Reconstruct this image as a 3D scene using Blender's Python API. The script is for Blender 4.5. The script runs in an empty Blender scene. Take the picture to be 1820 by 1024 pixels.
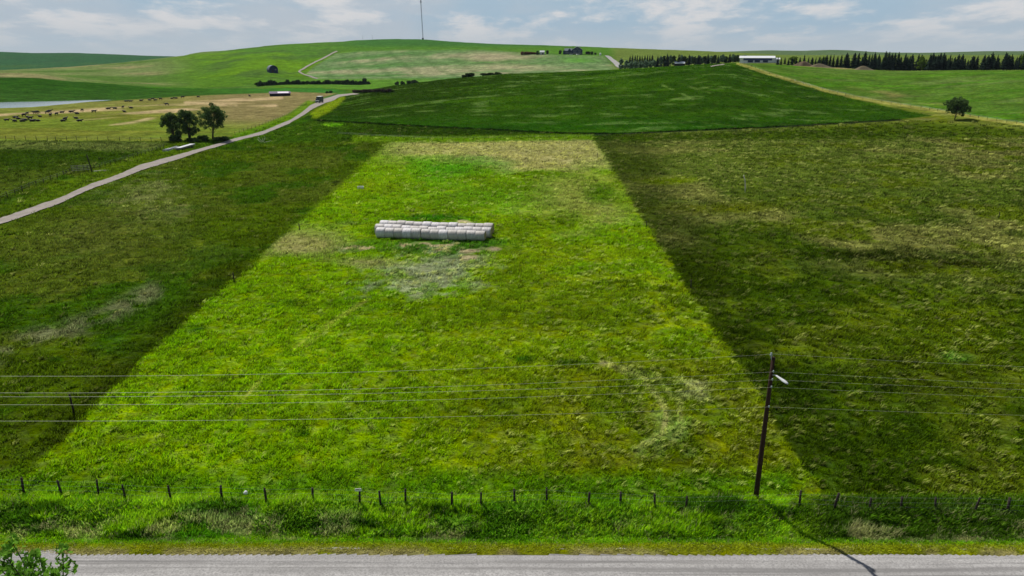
import bpy, bmesh, math, random
import numpy as np
from mathutils import Vector, Matrix

# ------------------------------------------------------------------ camera, sky, sun, exposure
H = 28.0                      # drone height above the pasture
FPX = 1213.0                  # focal length in pixels of an 1820 px wide picture
PITCH = math.atan(415.0 / FPX)
CP, SP = math.cos(PITCH), math.sin(PITCH)
scene = bpy.context.scene
COL = scene.collection
cam_data = bpy.data.cameras.new("camera")
cam = bpy.data.objects.new("camera", cam_data)
COL.objects.link(cam)
cam.location = (0, 0, H)
cam.rotation_euler = (math.pi / 2 - PITCH, 0, 0)
cam_data.sensor_width = 36.0
cam_data.lens = 36.0 * FPX / 1820.0
cam_data.clip_start = 0.5
cam_data.clip_end = 30000
scene.camera = cam
SUN_EL = math.radians(52)
SUN_AZ = math.radians(-35)    # ahead of the camera and to its left (0 = +Y, positive towards +X)
sun_dir = Vector((math.sin(SUN_AZ) * math.cos(SUN_EL), math.cos(SUN_AZ) * math.cos(SUN_EL), math.sin(SUN_EL)))
sl = bpy.data.lights.new("sun", 'SUN')
sl.energy = 4.7
sl.angle = math.radians(0.6)
sl.color = (1.0, 0.95, 0.86)
so = bpy.data.objects.new("sun", sl)
COL.objects.link(so)
so.rotation_euler = sun_dir.to_track_quat('Z', 'Y').to_euler()
so.location = (0, 0, 200)
scene.view_settings.view_transform = 'Standard'
scene.view_settings.look = 'None'
scene.view_settings.exposure = 0.0
scene.view_settings.gamma = 1.0
world = bpy.data.worlds.new("World")
scene.world = world
world.use_nodes = True


def build_world():
    nt = world.node_tree
    nt.nodes.clear()
    N, L = nt.nodes.new, nt.links.new
    out = N('ShaderNodeOutputWorld')
    sky = N('ShaderNodeTexSky')
    sky.sky_type = 'NISHITA'
    sky.sun_disc = False
    sky.sun_elevation = SUN_EL
    sky.sun_rotation = SUN_AZ
    sky.altitude = 1000
    sky.air_density = 1.0
    sky.dust_density = 1.5
    bg1 = N('ShaderNodeBackground')
    bg1.inputs['Strength'].default_value = 0.05
    L(sky.outputs[0], bg1.inputs[0])
    tc = N('ShaderNodeTexCoord')
    sep = N('ShaderNodeSeparateXYZ')
    L(tc.outputs['Generated'], sep.inputs[0])

    def M(op, a, b=None, clamp=False):
        m = N('ShaderNodeMath')
        m.operation = op
        m.use_clamp = clamp
        for i, q in enumerate((a, b)):
            if q is None:
                continue
            if isinstance(q, (int, float)):
                m.inputs[i].default_value = q
            else:
                L(q, m.inputs[i])
        return m.outputs[0]
    zz = M('ADD', M('MAXIMUM', sep.outputs[2], 0.0), 0.16)
    px, py = M('DIVIDE', sep.outputs[0], zz), M('DIVIDE', sep.outputs[1], zz)
    cv = N('ShaderNodeCombineXYZ')
    L(px, cv.inputs[0])
    L(py, cv.inputs[1])

    def noise(scale, detail, rough, off, sx=1.0, sy=1.0):
        mp = N('ShaderNodeMapping')
        mp.inputs['Location'].default_value = off
        mp.inputs['Scale'].default_value = (sx, sy, 1)
        L(cv.outputs[0], mp.inputs[0])
        n = N('ShaderNodeTexNoise')
        n.inputs['Scale'].default_value = scale
        n.inputs['Detail'].default_value = detail
        n.inputs['Roughness'].default_value = rough
        L(mp.outputs[0], n.inputs['Vector'])
        return n.outputs[0]

    def ramp(x, a, b):
        r = N('ShaderNodeMapRange')
        r.interpolation_type = 'SMOOTHSTEP'
        r.inputs['From Min'].default_value = a
        r.inputs['From Max'].default_value = b
        L(x, r.inputs[0])
        return r.outputs[0]

    def mixc(f, a, b):
        m = N('ShaderNodeMix')
        m.data_type = 'RGBA'
        if isinstance(f, float):
            m.inputs[0].default_value = f
        else:
            L(f, m.inputs[0])
        for i, q in ((6, a), (7, b)):
            if isinstance(q, tuple):
                m.inputs[i].default_value = (*q, 1)
            else:
                L(q, m.inputs[i])
        return m.outputs[2]
    low = ramp(noise(0.9, 6, 0.55, (3.1, 7.2, 0), 0.8, 0.5), 0.38, 0.64)     # broad grey sheets
    puff = ramp(noise(2.3, 9, 0.62, (5.2, 2.7, 0), 0.9, 0.60), 0.45, 0.63)     # brighter heaps
    veil = mixc(low, (0.320, 0.435, 0.535), (0.425, 0.475, 0.530))
    col = mixc(puff, veil, (0.60, 0.60, 0.61))
    hz = ramp(sep.outputs[2], 0.05, -0.005)
    hz.node.inputs['From Min'].default_value = -0.005
    hz.node.inputs['From Max'].default_value = 0.045
    col = mixc(hz, (0.43, 0.48, 0.525), col)
    bg2 = N('ShaderNodeBackground')
    bg2.inputs['Strength'].default_value = 1.16
    L(col, bg2.inputs[0])
    # the cloud deck lies low towards the horizon and opens overhead
    r = ramp(sep.outputs[2], 0.10, 0.32)
    inv = M('SUBTRACT', 1.0, r)
    cover = M('MAXIMUM', inv, M('MULTIPLY', low, 0.2), True)
    mx = N('ShaderNodeMixShader')
    L(cover, mx.inputs[0])
    L(bg1.outputs[0], mx.inputs[1])
    L(bg2.outputs[0], mx.inputs[2])
    L(mx.outputs[0], out.inputs[0])


build_world()
rnd = random.Random(7)
rng = np.random.default_rng(11)

# ------------------------------------------------------------------ small helpers


def lin(c):
    """sRGB 0-255 to linear."""
    c = np.asarray(c, float) / 255.0
    return np.where(c <= 0.04045, c / 12.92, ((c + 0.055) / 1.055) ** 2.4)


def sstep(a, b, x):
    t = np.clip((x - a) / (b - a), 0, 1)
    return t * t * (3 - 2 * t)


def _hash(ix, iy, seed):
    h = (ix.astype(np.int64) * 374761393 + iy.astype(np.int64) * 668265263 + seed * 974634777) & 0xFFFFFFFF
    h = ((h ^ (h >> 13)) * 1274126177) & 0xFFFFFFFF
    return ((h ^ (h >> 16)) & 0xFFFF) / 65535.0


def vnoise(x, y, seed=0):
    ix, iy = np.floor(x), np.floor(y)
    fx, fy = x - ix, y - iy
    fx, fy = fx * fx * (3 - 2 * fx), fy * fy * (3 - 2 * fy)
    a, b = _hash(ix, iy, seed), _hash(ix + 1, iy, seed)
    c, d = _hash(ix, iy + 1, seed), _hash(ix + 1, iy + 1, seed)
    return (a * (1 - fx) + b * fx) * (1 - fy) + (c * (1 - fx) + d * fx) * fy


def fbm(x, y, seed=0, oct=4, gain=0.5):
    s = a = 0.0
    amp = 1.0
    for k in range(oct):
        s = s + amp * vnoise(x * 2 ** k + 17.3 * k, y * 2 ** k - 9.1 * k, seed + k)
        a += amp
        amp *= gain
    return s / a


def px_dir(u, v):
    a = (np.asarray(u, float) - 910.0) / FPX
    b = (np.asarray(v, float) - 512.0) / FPX
    return a, CP - b * SP, -(SP + b * CP)


def px_polar(u, v):
    dx, dy, dz = px_dir(u, v)
    return np.arctan2(dx, dy), dz / np.hypot(dx, dy)


def project(x, y, z):
    zc = y * CP - (z - H) * SP
    yc = y * SP + (z - H) * CP
    ok = zc > 0.5
    zc = np.where(ok, zc, 0.5)
    return 910 + FPX * x / zc, 512 - FPX * yc / zc, ok


# ------------------------------------------------------------------ the lie of the land
# ridge and valley lines (photo column, photo row, distance in metres)
FOOT = [(-400, 470), (300, 470), (480, 450), (570, 380), (640, 320), (760, 290), (900, 268), (1100, 255), (1300, 262),
        (1500, 290), (1640, 320), (1820, 290), (2300, 280)]
RIDGE = [(-400, 130, 800), (0, 127, 800), (60, 128, 800), (110, 136, 780), (170, 142, 760), (230, 149, 740), (300, 156, 700),
         (380, 159, 690), (450, 158, 690), (560, 157, 640), (610, 161, 520), (650, 162, 470), (700, 153, 470), (800, 140, 480),
         (900, 131, 480), (1000, 128.5, 480), (1100, 123.2, 480), (1180, 118.5, 480), (1260, 113.5, 480), (1310, 112, 490),
         (1400, 117, 540), (1500, 122, 560), (1600, 126.5, 560), (1700, 125, 560), (1820, 125, 560), (2300, 125, 560)]
DIP = [(-400, 6), (0, 6), (150, 4), (250, 1), (350, 0), (600, 0), (680, 2), (800, 4), (1000, 4), (1300, 3), (1400, 1), (2300, 1)]
BASE = [(-400, 127.5, 1100), (0, 127, 1100), (150, 136, 1000), (250, 145, 900), (350, 149, 820), (460, 150, 760), (655, 150, 740),
        (740, 148, 740), (840, 142, 760), (900, 136, 780), (1000, 131, 800), (1100, 124, 830), (1150, 120, 800), (1200, 117, 720),
        (1300, 112, 680), (1345, 110, 640), (1400, 112, 640), (1500, 118, 660), (1600, 123, 650), (1820, 121, 650), (2300, 121, 650)]
FLANK = [(-400, 126, 1300), (0, 125, 1300), (60, 124, 1300), (130, 120, 1350), (200, 113.5, 1400), (260, 107, 1450), (320, 100, 1500),
         (350, 95.5, 1500), (400, 92.5, 1500), (450, 87, 1500), (500, 82, 1500), (560, 79.5, 1500), (600, 78, 1450), (640, 76, 1400),
         (700, 77, 1300), (800, 82, 1200), (900, 90, 1100), (1000, 96, 1000), (1060, 97, 1000), (1100, 100, 1000), (1150, 100, 1000),
         (1250, 101, 1000), (1400, 102, 1000), (1500, 103, 1100), (1820, 103, 1100), (2300, 103, 1100)]
CREST = [(-400, 128, 1800), (0, 127, 1800), (200, 115.5, 1800), (320, 101, 1700), (350, 93.3, 1650), (400, 90, 1650), (450, 84.3, 1650),
         (500, 79.3, 1650), (560, 76.3, 1650), (600, 74.8, 1650), (640, 71.5, 1650), (700, 70, 1650), (760, 71, 1650), (800, 74.6, 1650),
         (880, 79, 1650), (960, 81, 1650), (1050, 84, 1700), (1150, 87.8, 1750), (1240, 90.5, 1800), (1300, 93.5, 1900), (1400, 98, 2000),
         (1820, 98, 2000), (2300, 98, 2000)]
FAR = [(-400, 93, 3500), (0, 92, 3500), (60, 94.5, 3500), (130, 94, 3500), (200, 96.5, 3500), (265, 99.5, 3500), (330, 101, 3500),
       (500, 100, 3500), (1000, 100, 3500), (1200, 93, 3500), (1290, 92, 3500), (1360, 89.5, 3500), (1420, 90.5, 3500), (1480, 88.5, 3500),
       (1510, 89.5, 3500), (1560, 93, 3500), (1640, 94, 3500), (1700, 92.5, 3500), (1750, 91, 3500), (1820, 91, 3500), (2300, 92, 3500)]

az_f = np.radians(np.arange(-46, 46.001, 0.14))
az_c = np.radians(np.concatenate([np.arange(46.14 + 1.9, 180, 2.0), np.arange(180, 312.0, 2.0)]))
AZ = np.concatenate([az_f, az_c])
NA = len(AZ)
RR = np.concatenate([np.geomspace(3, 30, 24, endpoint=False), np.geomspace(30, 260, 430, endpoint=False),
                     np.geomspace(260, 900, 250, endpoint=False), np.geomspace(900, 7000, 110)])
NR = len(RR)
SIGNED = np.where(AZ > math.pi, AZ - 2 * math.pi, AZ)


def az_curve(pts, k):
    a = np.array([px_polar(p[0], 140)[0] for p in pts]) if k == 'D1' else np.array([px_polar(p[0], p[1])[0] for p in pts])
    if k == 'D1':
        val = np.array([p[1] for p in pts])
    elif k == 'D':
        val = np.array([p[2] for p in pts])
    else:
        val = np.array([px_polar(p[0], p[1])[1] for p in pts])
    lo, hi = a[0], a[-1]
    fine = np.radians(np.arange(-60, 60.01, 0.07))
    y = np.interp(fine, a, val)
    sg = 0.35 if k == 's' else 0.8
    ker = np.exp(-0.5 * (np.arange(-40, 41) * 0.07 / sg) ** 2)
    ker /= ker.sum()
    y = np.convolve(np.pad(y, 40, mode='edge'), ker, mode='valid')
    return np.interp(np.clip(SIGNED, lo, hi), fine, y)


POND_Z = -0.3
POND = [(-300, 171), (-150, 175), (0, 180), (60, 179.5), (120, 178.5), (160, 177.7), (208, 177.6), (185, 179.6), (160, 181.2), (130, 184), (100, 186.8),
        (60, 189.8), (0, 192), (-150, 198), (-300, 201)]


def poly_mask(u, v, pts, soft):
    """soft inside mask of a polygon outline (both given on the land as seen from the camera's bearing)"""
    pts = np.array(pts, float)
    res = np.zeros(u.shape)
    m = 3 * soft
    sel = (u > pts[:, 0].min() - m) & (u < pts[:, 0].max() + m) & (v > pts[:, 1].min() - m) & (v < pts[:, 1].max() + m)
    if not sel.any():
        return res
    a, b = u[sel], v[sel]
    inside = np.zeros(a.shape, bool)
    dist = np.full(a.shape, 1e9)
    for k in range(len(pts)):
        x0, y0 = pts[k]
        x1, y1 = pts[(k + 1) % len(pts)]
        ex, ey = x1 - x0, y1 - y0
        t = np.clip(((a - x0) * ex + (b - y0) * ey) / (ex * ex + ey * ey + 1e-9), 0, 1)
        dist = np.minimum(dist, np.hypot(a - x0 - t * ex, b - y0 - t * ey))
        c = (y0 > b) != (y1 > b)
        with np.errstate(divide='ignore', invalid='ignore'):
            inside ^= c & (a < (x1 - x0) * (b - y0) / (y1 - y0 + 1e-12) + x0)
    sd = np.where(inside, dist, -dist)
    res[sel] = sstep(-soft, soft, sd)
    return res


def build_heights():
    Df = az_curve(FOOT, 'D1')
    nodes_D, nodes_z = [np.zeros(NA), np.full(NA, 130.0), np.full(NA, 200.0), Df], [np.zeros(NA)] * 4
    out = {}
    dip = az_curve(DIP, 'D1')
    for name, L in (('ridge', RIDGE), ('base', BASE), ('flank', FLANK), ('crest', CREST), ('far', FAR)):
        D, s = az_curve(L, 'D'), az_curve(L, 's')
        z = H + D * s
        nodes_D.append(D)
        nodes_z.append(z)
        out[name] = D
        if name == 'ridge':
            nodes_D.append(D * 1.1)
            nodes_z.append(z - dip)
        if name == 'crest':
            nodes_D.append(D * 1.25)
            nodes_z.append(z - 8)
    nodes_D.append(np.full(NA, 7200.0))
    nodes_z.append(np.full(NA, H - 7200 * 0.004))
    X, Y = np.array(nodes_D).T, np.array(nodes_z).T
    for i in range(1, X.shape[1]):
        X[:, i] = np.maximum(X[:, i], X[:, i - 1] + 20)
    h = np.diff(X, axis=1)
    d = np.diff(Y, axis=1) / h
    m = np.zeros_like(Y)
    w1, w2 = 2 * h[:, 1:] + h[:, :-1], h[:, 1:] + 2 * h[:, :-1]
    same = d[:, :-1] * d[:, 1:] > 0
    with np.errstate(divide='ignore', invalid='ignore'):
        hm = (w1 + w2) / (w1 / d[:, :-1] + w2 / d[:, 1:])
    m[:, 1:-1] = np.where(same, hm, 0)
    m[:, -1] = d[:, -1]
    Z = np.empty((NA, NR))
    for i in range(NA):
        k = np.clip(np.searchsorted(X[i], RR) - 1, 0, X.shape[1] - 2)
        t = (RR - X[i][k]) / h[i][k]
        Z[i] = ((1 + 2 * t) * (1 - t) ** 2 * Y[i][k] + t * (1 - t) ** 2 * h[i][k] * m[i][k]
                + t * t * (3 - 2 * t) * Y[i][k + 1] + t * t * (t - 1) * h[i][k] * m[i][k + 1])
    GX, GY = np.outer(np.sin(AZ), RR), np.outer(np.cos(AZ), RR)
    # gentle unevenness of the pasture; calmer at the roadside
    amp = sstep(38, 70, RR)[None, :] * (0.55 + 0.9 * sstep(200, 900, RR)[None, :])
    Z += amp * (fbm(GX / 23, GY / 23, 5, 3) - 0.5) * (1 - 0.0 * Z)
    Z += 0.16 * sstep(36, 42, RR)[None, :] * (fbm(GX / 3.1, GY / 3.1, 9, 3) - 0.5)
    # roadside: a shallow ditch between the gravel road and the fence, the road bed a little lower than its sheet
    g = np.exp(-((GY - 35.6) / 1.3) ** 2) * (np.abs(GX) < 160)
    Z -= 0.55 * g
    Z -= 0.10 * ((GY < 33.1) & (GY > 12)) * (np.abs(GX) < 220)
    # the pond lies in a flat basin
    up, vp, _ = project(GX, GY, np.full_like(GX, POND_Z))
    flat = poly_mask(up, vp, POND, 9.0) * (GY > 300)
    Z = Z * (1 - flat) + (POND_Z + 0.12) * flat
    Z -= 0.9 * poly_mask(up, vp, POND, 1.2) * (GY > 300)
    return GX, GY, Z, out


GX, GY, GZ, DIST = build_heights()
LOGR = np.log(RR)
AZW = np.where(AZ < AZ[0], AZ + 2 * math.pi, AZ)


def gz(x, y):
    x, y = np.asarray(x, float), np.asarray(y, float)
    a = np.arctan2(x, y)
    a = np.where(a < AZW[0], a + 2 * math.pi, a)
    r = np.clip(np.hypot(x, y), RR[0], RR[-1] * 0.9999)
    i = np.clip(np.searchsorted(AZW, a, side='right') - 1, 0, NA - 1)
    j = np.clip(np.searchsorted(RR, r, side='right') - 1, 0, NR - 2)
    i2 = (i + 1) % NA
    a2 = np.where(i2 == 0, AZW[0] + 2 * math.pi, AZW[i2])
    fa, fr = (a - AZW[i]) / (a2 - AZW[i]), (r - RR[j]) / (RR[j + 1] - RR[j])
    return (GZ[i, j] * (1 - fa) * (1 - fr) + GZ[i2, j] * fa * (1 - fr) + GZ[i, j + 1] * (1 - fa) * fr + GZ[i2, j + 1] * fa * fr)


_T = np.geomspace(20, 7000, 9000)


def P(u, v):
    """the point of the land seen at a photo pixel"""
    dx, dy, dz = px_dir(u, v)
    n = math.hypot(dx, dy)
    x, y, z = dx / n * _T, dy / n * _T, H + dz / n * _T
    hit = np.nonzero(z <= gz(x, y))[0]
    k = hit[0] if len(hit) else len(_T) - 1
    return Vector((x[k], y[k], float(gz(x[k], y[k]))))


def at(u, D, v=130):
    """the point of the land at a bearing (photo column) and a distance"""
    a = float(px_polar(u, v)[0])
    x, y = D * math.sin(a), D * math.cos(a)
    return Vector((x, y, float(gz(x, y))))


def height_to(p, u, v):
    """height above p needed to reach the sight line of row v"""
    return H + math.hypot(p.x, p.y) * float(px_polar(u, v)[1]) - p.z


def line_mask(u, v, pts, w, soft):
    pts = np.array(pts, float)
    dist = np.full(u.shape, 1e9)
    for k in range(len(pts) - 1):
        x0, y0 = pts[k]
        x1, y1 = pts[k + 1]
        ex, ey = x1 - x0, y1 - y0
        t = np.clip(((u - x0) * ex + (v - y0) * ey) / (ex * ex + ey * ey + 1e-9), 0, 1)
        dist = np.minimum(dist, np.hypot(u - x0 - t * ex, v - y0 - t * ey))
    return 1 - sstep(w, w + soft, dist)


PARCEL = [(696, 249), (1052, 247), (1160, 420), (1462, 890), (1475, 1100), (-150, 1100), (-150, 880), (0, 877), (52, 836), (300, 603)]


def ell(u, v, cu, cv, ru, rv, n=0.0):
    return np.clip(1 - np.hypot((u - cu) / ru, (v - cv) / rv) + n, 0, 1)


def paint(x, y, z):
    """what grows where, with painted dimming and far haze: base colour (linear), straw share, growth height factor"""
    u, v, ok = project(x, y, z)
    u, v = np.clip(u, -260, 2080), np.clip(v, 60, 1100)
    D = np.hypot(x, y)
    a = np.arctan2(x, y)
    order = np.argsort(SIGNED)
    rD = np.interp(a, SIGNED[order], DIST['ridge'][order])
    bD = np.interp(a, SIGNED[order], DIST['base'][order])
    cD = np.interp(a, SIGNED[order], DIST['crest'][order])
    fD = np.interp(a, SIGNED[order], DIST['flank'][order])
    n1 = fbm(x / 9, y / 9, 21, 4)          # metres
    n2 = fbm(x / 30, y / 30, 33, 4)
    n3 = fbm(x / 2.2, y / 2.2, 44, 3)
    nf = fbm(x / 160, y / 110, 55, 4)
    wf = (fbm(x / 1.5, y / 1.5, 46, 3) - 0.5) * 2 + (n3 - 0.5)
    c = np.empty(x.shape + (3,))
    c[:] = lin((84, 104, 14))
    straw = np.full(x.shape, 0.10)
    tall = np.full(x.shape, 1.0)

    def mix(m, rgb, scale=1.0):
        m = np.clip(m, 0, 1)[..., None]
        c[:] = c * (1 - m) + lin(rgb) * m * scale

    def setv(arr, m, val):
        m = np.clip(m, 0, 1)
        arr[:] = arr * (1 - m) + val * m
    w = (n2 - 0.5) * 2
    w1 = (n1 - 0.5) * 2
    near = D < rD * 1.0 + 30
    # -- open pasture right of the paddock: tufty olive, outside dimming painted into its colour
    mix(sstep(880, 1050, u) * near, (62, 84, 6))
    mix(sstep(1000, 1200, u) * sstep(470, 250, v + 60 * w) * near, (98, 112, 38))
    mix(sstep(1000, 1200, u) * sstep(0.53, 0.68, n2) * near * sstep(600, 420, v), (122, 126, 62), 0.9)
    mix(sstep(1250, 1450, u) * sstep(0.52, 0.64, n1) * near, (92, 106, 18))
    mix(ell(u, v, 1640, 600, 260, 110, 0.4 * w) * 1.2, (88, 104, 8))
    mix(ell(u, v, 1560, 454, 180, 20, 0.5 * w1 + 0.7 * wf) * 1.1, (42, 54, 6))
    mix(ell(u, v, 1720, 470, 130, 12, 0.5 * w1 + 0.7 * wf) * 0.9, (50, 58, 8))
    mix(ell(u, v, 1180, 322, 70, 10, 0.4 * w1) * 2, (112, 128, 10))
    mix(ell(u, v, 1290, 372, 170, 14, 0.5 * w1) * 1.3, (98, 108, 14))
    mix(line_mask(u, v, [(1105, 262), (1200, 420), (1290, 560), (1345, 660), (1420, 780)], 16, 60) * (0.3 + 0.5 * n1), (48, 60, 6))  # painted dimming is deepest along the right boundary
    mix(ell(u, v, 1500, 720, 330, 130, 0.5 * w) * 0.7, (46, 68, 4))
    mix(near * sstep(900, 1100, u) * sstep(0.52, 0.66, fbm(x / 6, y / 4, 35, 4)) * sstep(420, 620, v) * 0.7, (84, 104, 14))
    setv(straw, sstep(1000, 1150, u), 0.30)
    # -- left of the paddock, the same dimming painted into the grass
    lf = sstep(760, 640, u)
    mix(lf * near, (76, 96, 10))
    mix(lf * sstep(0.5, 0.62, n2), (84, 98, 24))
    mix(lf * sstep(0.52, 0.64, n1), (62, 92, 10))
    mix(ell(u, v, 270, 350, 100, 46, 0.7 * w1 + 0.6 * wf - 0.1) * 1.1, (120, 126, 70))
    mix(ell(u, v, 180, 420, 240, 70, 0.6 * w1) * 0.9, (92, 100, 36))
    mix(line_mask(u, v, [(0, 632), (60, 600), (160, 575), (270, 520)], 2, 26) * sstep(0.46, 0.62, n3 * 0.6 + n1 * 0.4) * 0.8, (116, 118, 82))
    mix(line_mask(u, v, [(690, 262), (540, 400), (415, 505), (240, 655), (110, 790)], 10, 50) * sstep(720, 560, u + 0.4 * v) * 0.7, (52, 64, 6))  # painted dimming deepens along the left boundary
    setv(straw, lf, 0.035)
    # -- the paddock itself
    rag = np.clip((v - 230) / 300, 0.25, 1.3)
    par = poly_mask(u + (9 * w1 + 9 * wf) * rag, v + (2 * w1) * rag, PARCEL, 6.0) * sstep(258, 244, D)
    mix(par, (116, 145, 3))
    g = par
    mix(g * sstep(640, 980, u) * sstep(280, 520, v), (124, 142, 12))
    mix(g * sstep(760, 1080, u + 60 * w) * sstep(560, 700, v), (112, 124, 14))
    mix(g * sstep(0.54, 0.70, n1) * 0.45, (96, 138, 6))
    mix(g * sstep(0.56, 0.68, n2) * 0.8, (122, 142, 10))
    mix(g * sstep(0.50, 0.36, n1) * sstep(600, 900, u) * 0.6, (86, 112, 10))
    mix(g * sstep(300, 262, v + 16 * w1) * sstep(620, 760, u), (158, 158, 96))
    mix(g * ell(u, v, 960, 285, 190, 26, 0.6 * w1) * 1.6, (160, 158, 100))
    mix(g * ell(u, v, 1010, 350, 120, 60, 0.7 * w1) * 1.3, (142, 146, 72))
    mix(g * ell(u, v, 800, 300, 110, 24, 0.5 * w1) * 1.4, (92, 142, 20))
    mix(g * ell(u, v, 850, 350, 220, 40, 0.5 * w1) * 0.9, (104, 142, 20))
    mix(g * ell(u, v, 540, 430, 130, 34, 0.6 * w1) * 1.5, (140, 142, 82))
    mix(g * ell(u, v, 1065, 345, 46, 22, 0.5 * w1) * 1.8, (84, 112, 14))
    # trampled bare ground in front of the bales
    mix(ell(u, v, 770, 436, 190, 24, 0.5 * w1) * 2.0, (70, 112, 22))
    mix(ell(u, v, 765, 482, 150, 42, 0.8 * w1 + 0.9 * wf - 0.15) * 1.2, (142, 150, 112))
    mix(ell(u, v, 640, 467, 90, 14, 0.6 * w1) * 1.3, (136, 140, 80))
    mix(ell(u, v, 770, 388, 110, 9, 0.4 * w1) * 1.6, (58, 112, 10))
    for cu, cv, ru, rv in ((748, 433, 34, 4), (775, 436, 34, 2.5), (838, 446, 20, 4), (832, 457, 15, 5), (876, 443, 17, 5), (822, 394, 16, 4),
                           (640, 441, 34, 3), (712, 437, 20, 2.5), (790, 446, 12, 2)):
        mix(ell(u, v, cu, cv, ru * 1.15, rv * 1.25, 0.55 * w1 + 0.75 * wf - 0.12) * 1.7, (172, 162, 122))
    for cu, cv, ru, rv in ((512, 538, 36, 8), (485, 545, 9, 4), (350, 583, 20, 9), (545, 515, 14, 4), (665, 412, 20, 6), (410, 735, 8, 10),
                           (540, 770, 14, 8), (100, 640, 16, 6), (1010, 645, 40, 6), (930, 640, 26, 6)):
        mix(ell(u, v, cu, cv, ru * 1.3, rv * 1.3, 0.4 * w1 + 0.6 * wf) * 1.2, (54, 90, 10))
    mix(ell(u, v, 1180, 770, 90, 50, 0.7 * w1 + 0.8 * wf - 0.15) * 1.4, (126, 152, 66))
    mix(ell(u, v, 1240, 692, 64, 26, 0.7 * w1 + 0.8 * wf - 0.15) * 1.4, (152, 158, 100))
    mix(ell(u, v, 1700, 636, 40, 10, 0.5 * w1) * 1.6, (96, 130, 40))
    # wheel marks in the grass
    for pts in ([(440, 700), (480, 655), (560, 590), (610, 560), (640, 540)], [(405, 745), (450, 690), (530, 628), (590, 578), (650, 535)]):
        mix(line_mask(u, v, pts, 1.0, 3.2) * sstep(0.34, 0.55, n1) * 0.85, (150, 162, 56))
    mix(line_mask(u, v, [(1070, 645), (1130, 668), (1165, 700), (1185, 735), (1178, 770), (1130, 800)], 2.2, 5) * (0.45 + 0.5 * sstep(0.35, 0.6, n1)), (166, 168, 100))
    mix(line_mask(u, v, [(1110, 652), (1170, 678), (1205, 715), (1212, 770), (1160, 815)], 2.0, 5) * (0.3 + 0.5 * sstep(0.35, 0.6, n1)), (158, 164, 92))
    setv(straw, g * sstep(600, 850, u), 0.16)
    setv(straw, g * sstep(900, 1150, u) * sstep(500, 650, v), 0.30)
    setv(straw, g * sstep(600, 400, u), 0.05)
    setv(straw, ell(u, v, 765, 480, 140, 40) * 1.5, 0.6)
    # bottom of the pasture by the fence
    mix(sstep(820, 862, v) * sstep(1460, 1380, u), (90, 128, 10))
    # -- verge, ditch and weeds along the gravel road
    vg = sstep(39.2, 38.4, y + 0.6 * w1) * (np.abs(x) < 170) * (y > 0)
    rt = sstep(1380, 1480, u)
    mix(vg, (114, 146, 12))
    mix(vg * sstep(0.5, 0.62, n1) * 0.9, (76, 126, 16))
    vb = fbm(x / 4.5, y / 1.2, 62, 4)
    mix(vg * sstep(0.50, 0.62, vb), (124, 152, 22))
    mix(vg * sstep(0.46, 0.34, vb), (56, 90, 10))
    mix(vg * rt, (58, 84, 14))  # right end of the verge carries the painted dimming too
    dryp = 0.16 * np.exp(-((u - 430) / 170) ** 2) + 0.10 * np.exp(-((u - 1690) / 130) ** 2)
    dry = vg * sstep(37.4, 36.4, y) * sstep(34.3, 34.9, y) * sstep(0.57, 0.68, fbm(x / 2.2, y / 0.9, 61, 4) + dryp)
    mix(dry * 0.55, (164, 162, 112))
    mix(vg * sstep(34.9, 34.4, y + 0.3 * w1), (92, 134, 10))
    mix(vg * sstep(34.5, 34.0, y + 0.3 * w1), (122, 130, 22))
    mix(vg * sstep(33.8, 33.5, y + 0.2 * w1) * sstep(0.45, 0.6, n3) * 0.6, (150, 140, 100))
    mix(vg * (y < 30), (100, 120, 24))
    setv(straw, vg, 0.12)
    setv(straw, dry, 0.5)
    setv(tall, vg, 1.2)
    # -- strip between the pasture and the hill, the track side
    mid = sstep(236, 244, D) * near
    mix(mid * sstep(540, 600, u) * sstep(1150, 1050, u) * sstep(330, 300, D), (50, 76, 4))
    mix(mid * sstep(230, 250, D) * sstep(700, 560, u + 2 * (v - 230)) * sstep(200, 440, u) * (v > 200), (66, 98, 10))
    mix(line_mask(u, v, [(630, 247), (780, 249), (940, 246), (1050, 244)], 3, 5) * near, (104, 134, 14))
    mix(ell(u, v, 592, 222, 26, 4) * 2, (96, 150, 14))
    mix(poly_mask(u, v, [(1090, 240), (1300, 236), (1640, 216), (1830, 232), (1830, 244), (1100, 254)], 5) * near * 0.95, (66, 88, 6))
    # -- the dark crop on the near hill
    hill = poly_mask(u, v, [(500, 228), (560, 214), (700, 222), (900, 232), (1000, 237), (1100, 238.5), (1200, 233), (1400, 224), (1600, 212),
                            (1656, 206), (1600, 195), (1500, 172), (1400, 143), (1340, 122), (1310, 108), (1240, 100), (900, 110), (700, 140),
                            (650, 158), (600, 175), (570, 196)], 1.6) * (D < rD * 1.06) * (D > 215)
    mix(hill, (45, 80, 0))
    mix(hill * sstep(1000, 600, u + 3 * (v - 180)), (38, 62, 0))
    mix(hill * sstep(195, 232, v) * 0.8, (42, 86, 0))
    mix(hill * sstep(0.54, 0.68, fbm(x / 60, y / 14, 71, 4)) * 0.7, (60, 98, 8))
    mix(hill * sstep(0.62, 0.75, fbm(x / 14, y / 5, 72, 4)) * 0.75, (92, 120, 56))
    mix(hill * sstep(0.40, 0.28, fbm(x / 40, y / 10, 73, 4)) * 0.5, (28, 58, 2))
    mix(hill * line_mask(u, v, [(1178, 152), (1200, 161), (1232, 177)], 0.6, 1.6) * sstep(0.38, 0.56, n1) * 0.8, (108, 136, 64))
    mix(hill * line_mask(u, v, [(1225, 154), (1260, 165), (1290, 180)], 0.6, 1.6) * sstep(0.40, 0.58, n1) * 0.8, (104, 132, 60))
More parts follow.
